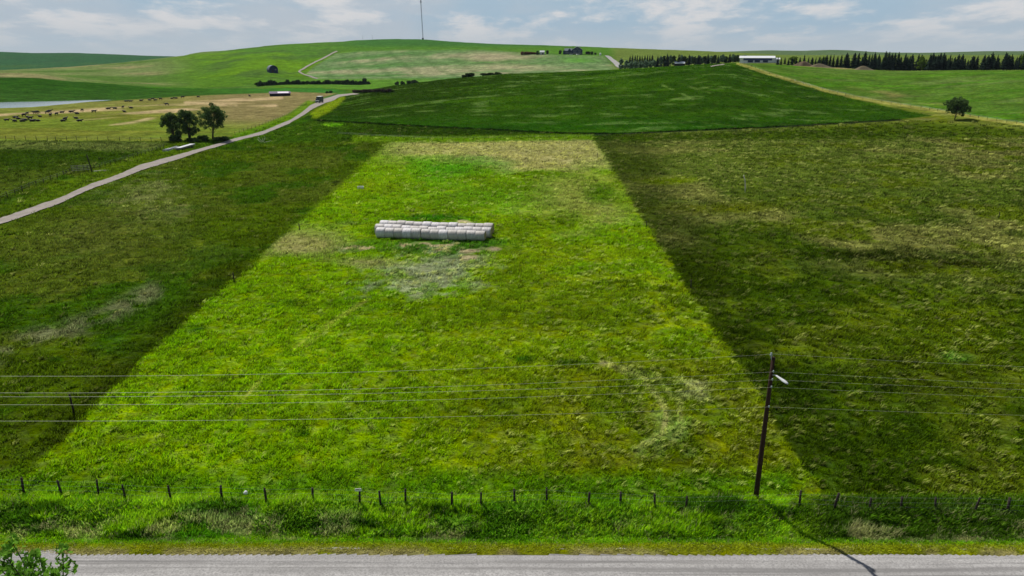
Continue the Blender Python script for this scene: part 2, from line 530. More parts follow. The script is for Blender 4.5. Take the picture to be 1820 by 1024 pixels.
    mix(line_mask(u, v, [(560, 214), (700, 222), (900, 232), (1000, 237), (1100, 238.5), (1200, 233.5), (1400, 225), (1600, 213)], 0.7, 1.6) * near
        * (D > 215), (18, 34, 6))
    # -- field beyond the fence on the right
    rf = poly_mask(u, v, [(1312, 105), (1340, 121), (1400, 141.5), (1464, 159), (1516, 171), (1570, 180), (1640, 191), (1693, 199), (1746, 209),
                          (1835, 221), (2100, 235), (2100, 100)], 1.2) * (D < rD * 1.25) * (D > 215)
    mix(rf, (76, 110, 34))
    mix(rf * sstep(0.50, 0.66, fbm(x / 90, y / 12, 81, 4)), (70, 116, 22))
    mix(rf * sstep(0.55, 0.68, fbm(x / 50, y / 9, 82, 4)) * 0.7, (92, 116, 54))
    mix(rf * poly_mask(u, v, [(1500, 155), (1560, 160), (1650, 178), (1680, 186), (1600, 180), (1520, 168)], 6) * sstep(0.35, 0.6, n2), (130, 128, 72))
    strip = line_mask(u, v, [(1312, 113), (1358, 128.5), (1411, 144.5), (1464, 160.5), (1516, 172.5), (1570, 182), (1640, 193), (1693, 201.5),
                             (1746, 211), (1850, 226)], 1.6, 2.2) * near
    mix(strip * 0.85, (150, 150, 74))
    mix(poly_mask(u, v, [(1375, 109), (1440, 113), (1560, 124), (1500, 123), (1420, 117)], 2.5) * (D < 620) * (D > 400), (150, 138, 92))
    # -- cattle ground on the left flat
    cp = poly_mask(u, v, [(-300, 251), (-50, 250), (300, 252), (420, 243), (480, 222), (530, 200), (556, 180), (600, 166), (520, 163), (330, 171),
                          (190, 180), (-300, 193)], 1.6) * (D < 640)
    mix(cp, (108, 118, 42))
    mix(cp * sstep(0.5, 0.66, fbm(x / 70, y / 24, 91, 4)), (104, 124, 40))
    mix(cp * sstep(215, 170, v) * 0.7, (130, 126, 72))
    mix(cp * sstep(300, 420, u) * sstep(235, 205, v), (128, 120, 76))
    for pts in ([(-60, 208), (50, 203), (190, 194), (330, 187), (450, 180)], [(130, 213), (230, 203), (330, 194), (420, 190)],
                [(195, 225), (240, 218), (290, 205), (330, 196), (400, 187)], [(440, 192), (490, 188)], [(330, 183), (420, 178), (500, 174)]):
        mix(cp * line_mask(u, v, pts, 0.8, 4.0) * sstep(0.34, 0.6, fbm(x / 26, y / 26, 92, 3)) * 0.9, (184, 164, 122))
    # paddock beside the track
    pd = poly_mask(u, v, [(-300, 250), (300, 252), (285, 265), (220, 284), (165, 300), (125, 306), (0, 358), (-300, 470)], 2.5) * (D < 300)
    mix(pd, (58, 82, 10))
    mix(pd * line_mask(u, v, [(-50, 256), (120, 259), (300, 262)], 4, 8) * 0.8, (108, 118, 56))
    mix(pd * sstep(0.5, 0.66, n2) * 0.7, (84, 98, 26))
    # grass banks of the track
    mix(line_mask(u, v, [(30, 372), (165, 318), (250, 286), (330, 262)], 7, 12) * (D < 300) * 0.8, (88, 110, 14))
    mix(line_mask(u, v, [(420, 246), (470, 228), (514, 210), (549, 186)], 5, 5) * 0.9, (88, 128, 10))
    mix(line_mask(u, v, [(560, 204), (580, 194), (600, 180), (606, 172)], 4, 6) * (D < 520) * 0.9, (118, 140, 14))
    # -- valley behind the pond, hedge meadow
    va = sstep(rD * 0 + 455, 480, D) * (D < rD * 1.02) * sstep(660, 560, u) * (1 - cp)
    mix(va, (50, 88, 28))
    mix(va * sstep(480, 330, u) * sstep(176, 150, v), (40, 80, 18))
    mix(va * sstep(136, 128, v) * sstep(200, 60, u), (62, 116, 8))
    mix(va * ell(u, v, 310, 152, 70, 6, 0.3 * w) * 2, (66, 124, 4))
    mix(va * sstep(360, 520, u), (52, 112, 42))
    mix(va * sstep(0.52, 0.7, nf) * 0.5, (60, 110, 30))
    # -- the big hill
    beyond = D > np.minimum(rD * 1.03, 700)
    bh = beyond & (D <= cD * 1.12)
    mix(bh * 1.0, (74, 118, 34))
    mix(bh * sstep(440, 320, u), (104, 122, 68))
    mix(bh * sstep(440, 320, u) * sstep(0.5, 0.68, nf), (78, 110, 44))
    mix(bh * sstep(330, 240, u) * sstep(0.5, 0.66, fbm(x / 80, y / 60, 60, 4)) * 0.7, (140, 132, 92))
    mix(bh * sstep(260, 380, u) * sstep(660, 600, u) * sstep(96, 104, v + 0.05 * (440 - u)), (76, 116, 28))
    mix(bh * 0.8 * sstep(280, 400, u) * sstep(640, 580, u) * sstep(0.50, 0.64, fbm(x / 110, y / 130, 56, 4)) * sstep(84, 92, v), (92, 134, 18))
    mix(bh * sstep(300, 400, u) * sstep(640, 560, u) * sstep(0.48, 0.34, fbm(x / 60, y / 60, 57, 4)) * 0.7, (70, 98, 44))
    crop = poly_mask(u, v, [(597, 96), (640, 92), (720, 90), (860, 89), (940, 95), (1000, 98), (1072, 100), (1100, 124), (1000, 134), (800, 160),
                            (700, 150), (560, 141), (543, 133), (556, 120)], 2.0) * bh
    mix(crop, (106, 132, 84))
    mix(crop * sstep(0.5, 0.66, fbm(x / 200, y / 26, 58, 4)), (82, 122, 62))
    mix(crop * sstep(0.55, 0.7, fbm(x / 90, y / 40, 59, 4)) * 0.9, (148, 148, 112))
    mix(crop * (np.sin((x * 0.82 + y * 0.25) / 4.6) > 0.72) * 0.35, (66, 104, 50))
    mix(crop * ell(u, v, 880, 101, 90, 10, 0.4 * w) * 1.6, (150, 146, 112))
    mix(crop * ell(u, v, 900, 120, 110, 7, 0.4 * w) * 1.2, (150, 150, 112))
    mix(bh * sstep(138, 143, v) * sstep(400, 560, u) * sstep(900, 700, u), (80, 124, 38))
    mix(bh * sstep(88, 78, v) * sstep(560, 660, u), (58, 104, 44))
    mix(bh * sstep(1078, 1100, u), (96, 116, 50))
    mix(bh * ell(u, v, 1030, 107, 46, 6) * 1.2, (84, 138, 50))
    mix(bh * ell(u, v, 936, 93, 20, 1.5) * 0.4, (120, 90, 60))
    # -- distant ridges, blue-green haze painted into the left ones
    fr = D > cD * 1.12
    mix(fr * 1.0, (80, 102, 64))
    mix(fr * sstep(700, 400, u), (48, 88, 52))
    mix(fr * sstep(0.5, 0.68, nf) * 0.5, (66, 98, 40))
    far2 = D > cD * 1.5
    mix(far2 * sstep(700, 400, u) * sstep(0.45, 0.6, nf) * 0.5, (44, 78, 56))
    paint.skip = np.maximum(cp, strip)
    paint.hill = hill
    # whole tone of living ground varies a little
    k = 0.86 + 0.28 * fbm(x / 5.0, y / 5.0, 97, 3)
    c *= k[..., None]
    green = np.clip((c[..., 1] - c[..., 0]) / (c[..., 1] + 1e-4) * 4, 0, 1)      # leafy cover leans a little further to green
    c[..., 0] *= 1 - 0.075 * green * (D < 300)
    return np.clip(c, 0.002, 0.9), straw, tall, vg, par, u, v, D


# ------------------------------------------------------------------ materials
def new_mat(name):
    m = bpy.data.materials.new(name)
    m.use_nodes = True
    nt = m.node_tree
    b = nt.nodes['Principled BSDF']
    b.inputs['Specular IOR Level'].default_value = 0.25
    return m, nt, b


def simple(name, rgb, rough=0.8, var=0.25, scale=3.0, metal=0.0, bump=0.0, stretch=(1, 1, 1), spec=0.25):
    """procedural paint, wood, metal: base colour broken up by noise, a little bump"""
    m, nt, b = new_mat(name)
    N, L = nt.nodes.new, nt.links.new
    tc = N('ShaderNodeTexCoord')
    mp = N('ShaderNodeMapping')
    mp.inputs['Scale'].default_value = stretch
    L(tc.outputs['Object'], mp.inputs[0])
    n = N('ShaderNodeTexNoise')
    n.inputs['Scale'].default_value = scale
    n.inputs['Detail'].default_value = 5
    L(mp.outputs[0], n.inputs['Vector'])
    r = N('ShaderNodeMix')
    r.data_type = 'RGBA'
    c = np.array(rgb)
    r.inputs[6].default_value = (*np.clip(c * (1 - var), 0, 1), 1)
    r.inputs[7].default_value = (*np.clip(c * (1 + var), 0, 1), 1)
    L(n.outputs[0], r.inputs[0])
    L(r.outputs[2], b.inputs['Base Color'])
    b.inputs['Roughness'].default_value = rough
    b.inputs['Metallic'].default_value = metal
    b.inputs['Specular IOR Level'].default_value = spec
    if bump:
        bp = N('ShaderNodeBump')
        bp.inputs['Strength'].default_value = bump
        bp.inputs['Distance'].default_value = 0.05
        L(n.outputs[0], bp.inputs['Height'])
        L(bp.outputs[0], b.inputs['Normal'])
    return m


def mat_land():
    m, nt, b = new_mat('grassland')
    N, L = nt.nodes.new, nt.links.new
    at_ = N('ShaderNodeAttribute')
    at_.attribute_name = 'cover'
    geo = N('ShaderNodeNewGeometry')

    def noise(s, d=4, r=0.6, sc=None):
        n = N('ShaderNodeTexNoise')
        n.inputs['Scale'].default_value = s
        n.inputs['Detail'].default_value = d
        n.inputs['Roughness'].default_value = r
        if sc:
            mp = N('ShaderNodeMapping')
            mp.inputs['Scale'].default_value = sc
            L(geo.outputs['Position'], mp.inputs[0])
            L(mp.outputs[0], n.inputs['Vector'])
        else:
            L(geo.outputs['Position'], n.inputs['Vector'])
        return n.outputs[0]

    def mr(x, a, b_, c_, d_):
        r = N('ShaderNodeMapRange')
        r.inputs[1].default_value, r.inputs[2].default_value = a, b_
        r.inputs[3].default_value, r.inputs[4].default_value = c_, d_
        L(x, r.inputs[0])
        return r.outputs[0]

    def mul(a, b_):
        q = N('ShaderNodeMath')
        q.operation = 'MULTIPLY'
        L(a, q.inputs[0])
        L(b_, q.inputs[1])
        return q.outputs[0]
    nA, nB, nC = noise(2.6, 6, 0.75), noise(0.55, 5, 0.65, (1, 1.6, 1)), noise(0.06, 5, 0.65)
    nD = noise(0.17, 6, 0.7, (0.8, 1.0, 1))
    k = mul(mul(mul(mr(nA, 0.3, 0.7, 0.50, 1.5), mr(nB, 0.3, 0.7, 0.55, 1.45)), mr(nC, 0.3, 0.7, 0.72, 1.28)), mr(nD, 0.3, 0.7, 0.62, 1.38))
    vm = N('ShaderNodeVectorMath')
    vm.operation = 'SCALE'
    L(at_.outputs['Color'], vm.inputs[0])
    L(k, vm.inputs['Scale'])
    hs = N('ShaderNodeHueSaturation')
    L(mr(noise(0.3, 3), 0.3, 0.7, 0.482, 0.508), hs.inputs['Hue'])
    L(mr(noise(0.9, 4), 0.3, 0.7, 1.08, 0.90), hs.inputs['Saturation'])
    L(vm.outputs[0], hs.inputs['Color'])
    L(hs.outputs[0], b.inputs['Base Color'])
    b.inputs['Roughness'].default_value = 0.95
    b.inputs['Specular IOR Level'].default_value = 0.0
    bp = N('ShaderNodeBump')
    bp.inputs['Strength'].default_value = 0.9
    bp.inputs['Distance'].default_value = 0.35
    L(nA, bp.inputs['Height'])
    bp2 = N('ShaderNodeBump')
    bp2.inputs['Strength'].default_value = 0.7
    bp2.inputs['Distance'].default_value = 0.9
    L(nB, bp2.inputs['Height'])
    L(bp.outputs[0], bp2.inputs['Normal'])
    L(bp2.outputs[0], b.inputs['Normal'])
    return m


def mat_leaf(name, attr=None, rgb=(0.06, 0.12, 0.02), trans=0.35, var=0.5):
    m = bpy.data.materials.new(name)
    m.use_nodes = True
    nt = m.node_tree
    nt.nodes.clear()
    N, L = nt.nodes.new, nt.links.new
    out = N('ShaderNodeOutputMaterial')
    d, t, mx = N('ShaderNodeBsdfDiffuse'), N('ShaderNodeBsdfTranslucent'), N('ShaderNodeMixShader')
    mx.inputs[0].default_value = trans
    if attr:
        a = N('ShaderNodeAttribute')
        a.attribute_name = attr
        col = a.outputs['Color']
    else:
        g = N('ShaderNodeNewGeometry')
        mi = N('ShaderNodeMix')
        mi.data_type = 'RGBA'
        c = np.array(rgb)
        mi.inputs[6].default_value = (*(c * (1 - var)), 1)
        mi.inputs[7].default_value = (*(c * (1 + var)), 1)
        L(g.outputs['Random Per Island'], mi.inputs[0])
        col = mi.outputs[2]
    L(col, d.inputs[0])
    L(col, t.inputs[0])
    L(d.outputs[0], mx.inputs[1])
    L(t.outputs[0], mx.inputs[2])
    L(mx.outputs[0], out.inputs[0])
    return m


def mat_gravel(name, rgb, rgb2, ruts=True):
    m, nt, b = new_mat(name)
    N, L = nt.nodes.new, nt.links.new
    geo = N('ShaderNodeNewGeometry')

    def noise(s, d, sc=(1, 1, 1)):
        mp = N('ShaderNodeMapping')
        mp.inputs['Scale'].default_value = sc
        L(geo.outputs['Position'], mp.inputs[0])
        n = N('ShaderNodeTexNoise')
        n.inputs['Scale'].default_value = s
        n.inputs['Detail'].default_value = d
        n.inputs['Roughness'].default_value = 0.65
        L(mp.outputs[0], n.inputs['Vector'])
        return n.outputs[0]

    def ramp(x, a, b_):
        r = N('ShaderNodeMapRange')
        r.inputs[1].default_value, r.inputs[2].default_value = a, b_
        L(x, r.inputs[0])
        return r.outputs[0]

    def mixc(f, a, b_):
        q = N('ShaderNodeMix')
        q.data_type = 'RGBA'
        L(f, q.inputs[0])
        for i, w in ((6, a), (7, b_)):
            if isinstance(w, tuple):
                q.inputs[i].default_value = (*w, 1)
            else:
                L(w, q.inputs[i])
        return q.outputs[2]
    a = mixc(ramp(noise(0.5, 6), 0.35, 0.65), rgb, rgb2)
    if ruts:
        dark = tuple(x * 0.62 for x in rgb)
        a = mixc(ramp(noise(0.9, 6, (0.03, 3.4, 1)), 0.50, 0.66), a, dark)
        sp = N('ShaderNodeSeparateXYZ')
        L(geo.outputs['Position'], sp.inputs[0])
        for y0, wd, am in ((32.35, 0.16, 0.75), (31.75, 0.30, 0.55), (30.3, 0.5, 0.5)):
            q = N('ShaderNodeMath')
            q.operation = 'MULTIPLY_ADD'
            L(noise(0.25, 3, (0.3, 0.02, 1)), q.inputs[0])
            q.inputs[1].default_value = 0.7
            L(sp.outputs[1], q.inputs[2])
            e = N('ShaderNodeMath')
            e.operation = 'SUBTRACT'
            L(q.outputs[0], e.inputs[0])
            e.inputs[1].default_value = y0 + 0.35
            ab = N('ShaderNodeMath')
            ab.operation = 'ABSOLUTE'
            L(e.outputs[0], ab.inputs[0])
            r = N('ShaderNodeMapRange')
            r.inputs[1].default_value, r.inputs[2].default_value = wd, wd * 0.2
            r.inputs[4].default_value = am
            L(ab.outputs[0], r.inputs[0])
            q2 = N('ShaderNodeMath')
            q2.operation = 'MULTIPLY'
            L(r.outputs[0], q2.inputs[0])
            L(ramp(noise(0.5, 5, (0.2, 1.5, 1)), 0.35, 0.6), q2.inputs[1])
            a = mixc(q2.outputs[0], a, dark)
        lite = tuple(min(1, x * 1.22) for x in rgb2)
        a = mixc(ramp(noise(0.5, 6, (0.06, 1.2, 1)), 0.52, 0.60), a, lite)
    a = mixc(ramp(noise(9, 4), 0.25, 0.6), tuple(x * 0.55 for x in rgb), a)
    L(a, b.inputs['Base Color'])
    b.inputs['Roughness'].default_value = 0.95
    bp = N('ShaderNodeBump')
    bp.inputs['Strength'].default_value = 0.6
    bp.inputs['Distance'].default_value = 0.05
    L(noise(11, 5), bp.inputs['Height'])
    L(bp.outputs[0], b.inputs['Normal'])
    return m


MAT = {}
MAT['land'] = mat_land()
MAT['grass'] = mat_leaf('grass_blades', attr='tint', trans=0.42)
MAT['road'] = mat_gravel('road_gravel', (0.34, 0.33, 0.325), (0.43, 0.42, 0.415))
MAT['track'] = mat_gravel('track_gravel', (0.27, 0.24, 0.21), (0.39, 0.35, 0.315), ruts=False)
MAT['pole'] = simple('creosoted_wood', (0.034, 0.017, 0.011), 0.9, 0.4, 2.0, bump=0.4, stretch=(6, 6, 0.6))
MAT['post'] = simple('weathered_post', (0.036, 0.028, 0.023), 0.95, 0.45, 6.0, bump=0.4, stretch=(4, 4, 0.7))
MAT['greywood'] = simple('grey_wood', (0.30, 0.28, 0.25), 0.95, 0.3, 4.0, bump=0.3, stretch=(1, 6, 6))
MAT['bleached'] = simple('bleached_wood', (0.55, 0.52, 0.46), 0.9, 0.25, 3.0, bump=0.3, stretch=(5, 5, 0.6))
MAT['wire'] = simple('galvanised_wire', (0.42, 0.43, 0.42), 0.45, 0.1, 1.0, metal=0.3)
MAT['cable'] = simple('aluminium_conductor', (0.66, 0.68, 0.50), 0.5, 0.1, 1.0)
MAT['porcelain'] = simple('insulator_glaze', (0.30, 0.36, 0.36), 0.25, 0.1, 1.0, spec=0.5)
MAT['steel'] = simple('galvanised_steel', (0.40, 0.42, 0.46), 0.5, 0.15, 2.0, metal=0.3)
MAT['white'] = simple('white_paint', (0.78, 0.79, 0.80), 0.6, 0.06, 2.0)
MAT['lamp'] = simple('lamp_housing', (0.50, 0.52, 0.54), 0.6, 0.1, 2.0)
MAT['black'] = simple('black_paint', (0.02, 0.02, 0.022), 0.6, 0.2, 2.0)
MAT['rubber'] = simple('rubber', (0.02, 0.02, 0.02), 0.9, 0.2, 4.0)
MAT['glass'] = simple('dark_glass', (0.03, 0.04, 0.05), 0.08, 0.1, 1.0, spec=0.6)
MAT['navy'] = simple('navy_siding', (0.020, 0.036, 0.085), 0.8, 0.25, 1.2)
MAT['navy_roof'] = simple('slate_blue_roof', (0.13, 0.16, 0.20), 0.7, 0.25, 1.5)
MAT['blueshade'] = simple('painted_blue_shade', (0.035, 0.055, 0.19), 0.6, 0.2, 1.0)
MAT['whiteroof'] = simple('pale_metal_roof', (0.72, 0.74, 0.78), 0.5, 0.08, 0.6)
MAT['darkshed'] = simple('dark_timber', (0.018, 0.016, 0.026), 0.9, 0.3, 1.5)
MAT['pinkroof'] = simple('faded_roof_sheet', (0.75, 0.66, 0.78), 0.5, 0.1, 1.0)
MAT['purpleroof'] = simple('weathered_purple_roof', (0.10, 0.06, 0.13), 0.7, 0.2, 1.0)
MAT['teal'] = simple('dark_teal_panel', (0.018, 0.050, 0.062), 0.5, 0.2, 2.0, spec=0.4)
MAT['mast'] = simple('mast_steel', (0.045, 0.06, 0.10), 0.6, 0.2, 0.5)
MAT['bark'] = simple('bark', (0.075, 0.060, 0.045), 0.95, 0.4, 3.0, bump=0.5, stretch=(3, 3, 0.5))
MAT['hide'] = simple('black_hide', (0.008, 0.007, 0.007), 0.6, 0.3, 4.0)
MAT['soil'] = simple('dug_earth', (0.13, 0.09, 0.055), 0.95, 0.35, 0.6, bump=0.5)
MAT['soil2'] = simple('pale_gravel_heap', (0.17, 0.14, 0.085), 0.95, 0.3, 0.6, bump=0.5)
MAT['straw'] = simple('bale_straw', (0.36, 0.28, 0.15), 0.95, 0.35, 9.0, bump=0.5)
MAT['leaf_poplar'] = mat_leaf('poplar_leaves', rgb=(0.16, 0.34, 0.035), trans=0.5, var=0.65)
MAT['leaf_cotton'] = mat_leaf('cottonwood_leaves', rgb=(0.090, 0.155, 0.042), trans=0.45, var=0.6)
MAT['leaf_dark'] = mat_leaf('dark_shrub_leaves', rgb=(0.036, 0.066, 0.022), trans=0.3, var=0.6)
MAT['leaf_blue'] = mat_leaf('willow_leaves', rgb=(0.15, 0.235, 0.145), trans=0.4, var=0.5)
MAT['leaf_bright'] = mat_leaf('fresh_leaves', rgb=(0.12, 0.20, 0.022), trans=0.3, var=0.4)
MAT['leaf_rust'] = mat_leaf('rusty_leaves', rgb=(0.16, 0.062, 0.030), trans=0.2, var=0.4)
MAT['leaf_brown'] = mat_leaf('brown_twigs', rgb=(0.085, 0.072, 0.050), trans=0.1, var=0.4)
MAT['needle'] = mat_leaf('spruce_needles', rgb=(0.022, 0.040, 0.028), trans=0.15, var=0.6)


def mat_bale():
    m, nt, b = new_mat('bale_net_wrap')
    N, L = nt.nodes.new, nt.links.new
    oi = N('ShaderNodeObjectInfo')
    tc = N('ShaderNodeTexCoord')
    mp = N('ShaderNodeMapping')
    mp.inputs['Scale'].default_value = (9, 1.2, 1.2)
    L(tc.outputs['Object'], mp.inputs[0])
    ad = N('ShaderNodeVectorMath')
    L(mp.outputs[0], ad.inputs[0])
    cb = N('ShaderNodeCombineXYZ')
    sc = N('ShaderNodeMath')
    sc.operation = 'MULTIPLY'
    sc.inputs[1].default_value = 37
    L(oi.outputs['Random'], sc.inputs[0])
    L(sc.outputs[0], cb.inputs[0])
    L(cb.outputs[0], ad.inputs[1])
    n = N('ShaderNodeTexNoise')
    n.inputs['Scale'].default_value = 1.5
    n.inputs['Detail'].default_value = 6
    L(ad.outputs[0], n.inputs['Vector'])
    r = N('ShaderNodeValToRGB')
    r.color_ramp.elements[0].position = 0.3
    r.color_ramp.elements[0].color = (0.44, 0.425, 0.40, 1)
    r.color_ramp.elements[1].position = 0.62
    r.color_ramp.elements[1].color = (0.78, 0.77, 0.79, 1)
    L(n.outputs[0], r.inputs[0])
    h = N('ShaderNodeMix')
    h.data_type = 'RGBA'
    h.blend_type = 'MULTIPLY'
    h.inputs[0].default_value = 1.0
    cr = N('ShaderNodeValToRGB')
    cr.color_ramp.elements[0].color = (0.74, 0.71, 0.66, 1)
    cr.color_ramp.elements[1].color = (1.0, 0.98, 1.0, 1)
    L(oi.outputs['Random'], cr.inputs[0])
    L(r.outputs[0], h.inputs[6])
    L(cr.outputs[0], h.inputs[7])
    L(h.outputs[2], b.inputs['Base Color'])
    b.inputs['Roughness'].default_value = 0.55
    bp = N('ShaderNodeBump')
    bp.inputs['Strength'].default_value = 0.4
    bp.inputs['Distance'].default_value = 0.05
    L(n.outputs[0], bp.inputs['Height'])
    L(bp.outputs[0], b.inputs['Normal'])
    return m


MAT['wrap'] = mat_bale()


def mat_water():
    m, nt, b = new_mat('pond_water')
    b.inputs['Base Color'].default_value = (0.26, 0.30, 0.35, 1)
    b.inputs['Roughness'].default_value = 0.12
    b.inputs['Specular IOR Level'].default_value = 0.9
    N, L = nt.nodes.new, nt.links.new
    n = N('ShaderNodeTexNoise')
    n.inputs['Scale'].default_value = 0.6
    g = N('ShaderNodeNewGeometry')
    L(g.outputs['Position'], n.inputs['Vector'])
    bp = N('ShaderNodeBump')
    bp.inputs['Strength'].default_value = 0.08
    L(n.outputs[0], bp.inputs['Height'])
    L(bp.outputs[0], b.inputs['Normal'])
    return m


MAT['water'] = mat_water()

# ------------------------------------------------------------------ object helpers


class MB:
    """collects boxes, tubes and patches, then becomes one mesh"""

    def __init__(self):
        self.v, self.f, self.mi, self.mats = [], [], [], []

    def m(self, mat):
        if mat not in self.mats:
            self.mats.append(mat)
        return self.mats.index(mat)

    def add(self, vs, fs, mat):
        o = len(self.v)
        self.v += [tuple(p) for p in vs]
        i = self.m(mat)
        for f in fs:
            self.f.append(tuple(o + k for k in f))
            self.mi.append(i)

    def box(self, c, s, mat, rz=0.0, R=None):
        R = R or Matrix.Rotation(rz, 3, 'Z')
        vs = [Vector(c) + R @ Vector((dx * s[0] / 2, dy * s[1] / 2, dz * s[2] / 2)) for dx in (-1, 1) for dy in (-1, 1) for dz in (-1, 1)]
        self.add(vs, [(0, 1, 3, 2), (4, 6, 7, 5), (0, 4, 5, 1), (2, 3, 7, 6), (0, 2, 6, 4), (1, 5, 7, 3)], mat)

    def tube(self, pts, rads, mat, n=8, cap=True):
        pts = [Vector(p) for p in pts]
        if isinstance(rads, (int, float)):
            rads = [rads] * len(pts)
        vs, fs = [], []
        ref = None
        for i, p in enumerate(pts):
            d = (pts[min(i + 1, len(pts) - 1)] - pts[max(i - 1, 0)]).normalized()
            if ref is None:
                ref = Vector((1, 0, 0)) if abs(d.x) < 0.8 else Vector((0, 1, 0))
            a = d.cross(ref).normalized()
            b = d.cross(a)
            for k in range(n):
                t = 2 * math.pi * k / n
                vs.append(p + (a * math.cos(t) + b * math.sin(t)) * rads[i])
        for i in range(len(pts) - 1):
            for k in range(n):
                fs.append((i * n + k, i * n + (k + 1) % n, (i + 1) * n + (k + 1) % n, (i + 1) * n + k))
        if cap:
            fs += [tuple(range(n - 1, -1, -1)), tuple(range((len(pts) - 1) * n, len(pts) * n))]
        self.add(vs, fs, mat)

    def prism(self, poly, p0, p1, mat):
        """a convex outline (list of 3-D points) carried from offset p0 to p1"""
        n = len(poly)
        vs = [Vector(q) + Vector(p0) for q in poly] + [Vector(q) + Vector(p1) for q in poly]
        fs = [(k, (k + 1) % n, n + (k + 1) % n, n + k) for k in range(n)] + [tuple(range(n - 1, -1, -1)), tuple(range(n, 2 * n))]
        self.add(vs, fs, mat)

    def mesh(self, name, smooth=False):
        me = bpy.data.meshes.new(name)
        me.from_pydata(self.v, [], self.f)
        for mm in self.mats:
            me.materials.append(mm)
        me.polygons.foreach_set('material_index', self.mi)
        if smooth:
            me.polygons.foreach_set('use_smooth', [True] * len(me.polygons))
        me.update()
        return me

    def build(self, name, parent=None, smooth=False, loc=None):
        return link(name, self.mesh(name, smooth), parent, loc)


def link(name, me, parent=None, loc=None):
    o = bpy.data.objects.new(name, me)
    COL.objects.link(o)
    if parent is not None:
        o.parent = parent
    if loc is not None:
        o.location = loc
    return o


def tag(o, label=None, cat=None, group=None, kind=None):
    if label:
        o['label'] = label
    if cat:
        o['category'] = cat
    if group:
        o['group'] = group
    if kind:
        o['kind'] = kind
    return o


def thing(name, label, cat, loc, rz=0.0, group=None):
    o = bpy.data.objects.new(name, None)
    COL.objects.link(o)
    o.location = loc
    o.rotation_euler = (0, 0, rz)
    o.empty_display_size = 0.3
    return tag(o, label, cat, group)


def clone(root, loc, rz=0.0, scale=None, label=None, group=None):
    r = root.copy()
    COL.objects.link(r)
    r.location = loc
    r.rotation_euler = (0, 0, rz)
    if scale:
        r.scale = scale
    if label:
        r['label'] = label
    if group:
        r['group'] = group
    for ch in list(root.children):
        c = ch.copy()
        COL.objects.link(c)
        c.parent = r
        for g in ch.children:
            d = g.copy()
            COL.objects.link(d)
            d.parent = c
    return r


ORD = ['', 'first', 'second', 'third', 'fourth', 'fifth', 'sixth', 'seventh', 'eighth', 'ninth', 'tenth', 'eleventh', 'twelfth', 'thirteenth',
       'fourteenth', 'fifteenth', 'sixteenth', 'seventeenth', 'eighteenth', 'nineteenth', 'twentieth']


def nth(k):
    if k <= 20:
        return ORD[k]
    s = 'th' if 10 <= k % 100 <= 20 else {1: 'st', 2: 'nd', 3: 'rd'}.get(k % 10, 'th')
    return '%d%s' % (k, s)


def np_mesh(name, V, F, mat, attr=None, attr_name=None, smooth=False, loops=None):
    """V (n,3), F (m,k) with constant k"""
    me = bpy.data.meshes.new(name)
    k = F.shape[1]
    me.vertices.add(len(V))
    me.vertices.foreach_set('co', np.ascontiguousarray(V, np.float32).ravel())
    me.loops.add(F.size)
    me.loops.foreach_set('vertex_index', np.ascontiguousarray(F, np.int32).ravel())
    me.polygons.add(len(F))
    me.polygons.foreach_set('loop_start', np.arange(0, F.size, k, dtype=np.int32))
    me.polygons.foreach_set('use_smooth', np.full(len(F), smooth, bool))
    me.materials.append(mat)
    if attr is not None:
        a = me.color_attributes.new(attr_name, 'FLOAT_COLOR', 'POINT')
        a.data.foreach_set('color', np.c_[attr, np.ones(len(attr))].astype(np.float32).ravel())
    me.update(calc_edges=True)
    return me


# ------------------------------------------------------------------ the land
def build_land():
    V = np.stack([GX, GY, GZ], -1).reshape(-1, 3)
    cover, _, _, _, _, u, v, D = paint(V[:, 0], V[:, 1], V[:, 2])
    i, j = np.meshgrid(np.arange(NA), np.arange(NR - 1), indexing='ij')
    i2 = (i + 1) % NA
    Q = np.stack([i * NR + j, i * NR + j + 1, i2 * NR + j + 1, i2 * NR + j], -1).reshape(-1, 4)
    fu, fv, fD = u[Q].mean(1), v[Q].mean(1), D[Q].mean(1)
    ridge = np.repeat(DIST['ridge'], NR - 1)
    foot = np.repeat(az_curve(FOOT, 'D1'), NR - 1)
    cls = np.zeros(len(Q), int)                       # 0 pasture ground
    cls[fD > np.minimum(ridge * 1.0, 1e9)] = 2        # hills
    edge = np.interp(fu, [560, 700, 900, 1000, 1100, 1200, 1400, 1600, 1660], [214, 222, 232, 237, 238.5, 233, 224, 212, 205])
    side = np.interp(fu, [1300, 1340, 1400, 1464, 1516, 1570, 1640, 1660], [90, 121, 141.5, 159, 171, 180, 191, 205])
    left = np.interp(fv, [158, 175, 196, 214], [650, 600, 570, 560])
    cls[(cls == 0) & (fD > 215) & (fv < edge) & (fv > side) & (fu > left) & (fu < 1660)] = 1
    for k, name in enumerate(('ground', 'crop_field', 'hills')):
        q = Q[cls == k]
        used = np.unique(q)
        rm = np.full(len(V), -1)
        rm[used] = np.arange(len(used))
        me = np_mesh(name, V[used], rm[q], MAT['land'], cover[used], 'cover', smooth=True)
        tag(link(name, me), kind='structure')
    # the small cap under the camera
    c = V[np.arange(NA) * NR]
    me = np_mesh('ground_below_camera', np.vstack([c, [[0, 0, 0]]]), np.c_[np.arange(NA), (np.arange(NA) + 1) % NA, np.full(NA, NA)],
                 MAT['land'], np.vstack([cover[np.arange(NA) * NR], [[0.1, 0.12, 0.03]]]), 'cover')
    tag(link('ground', me), kind='structure')


build_land()


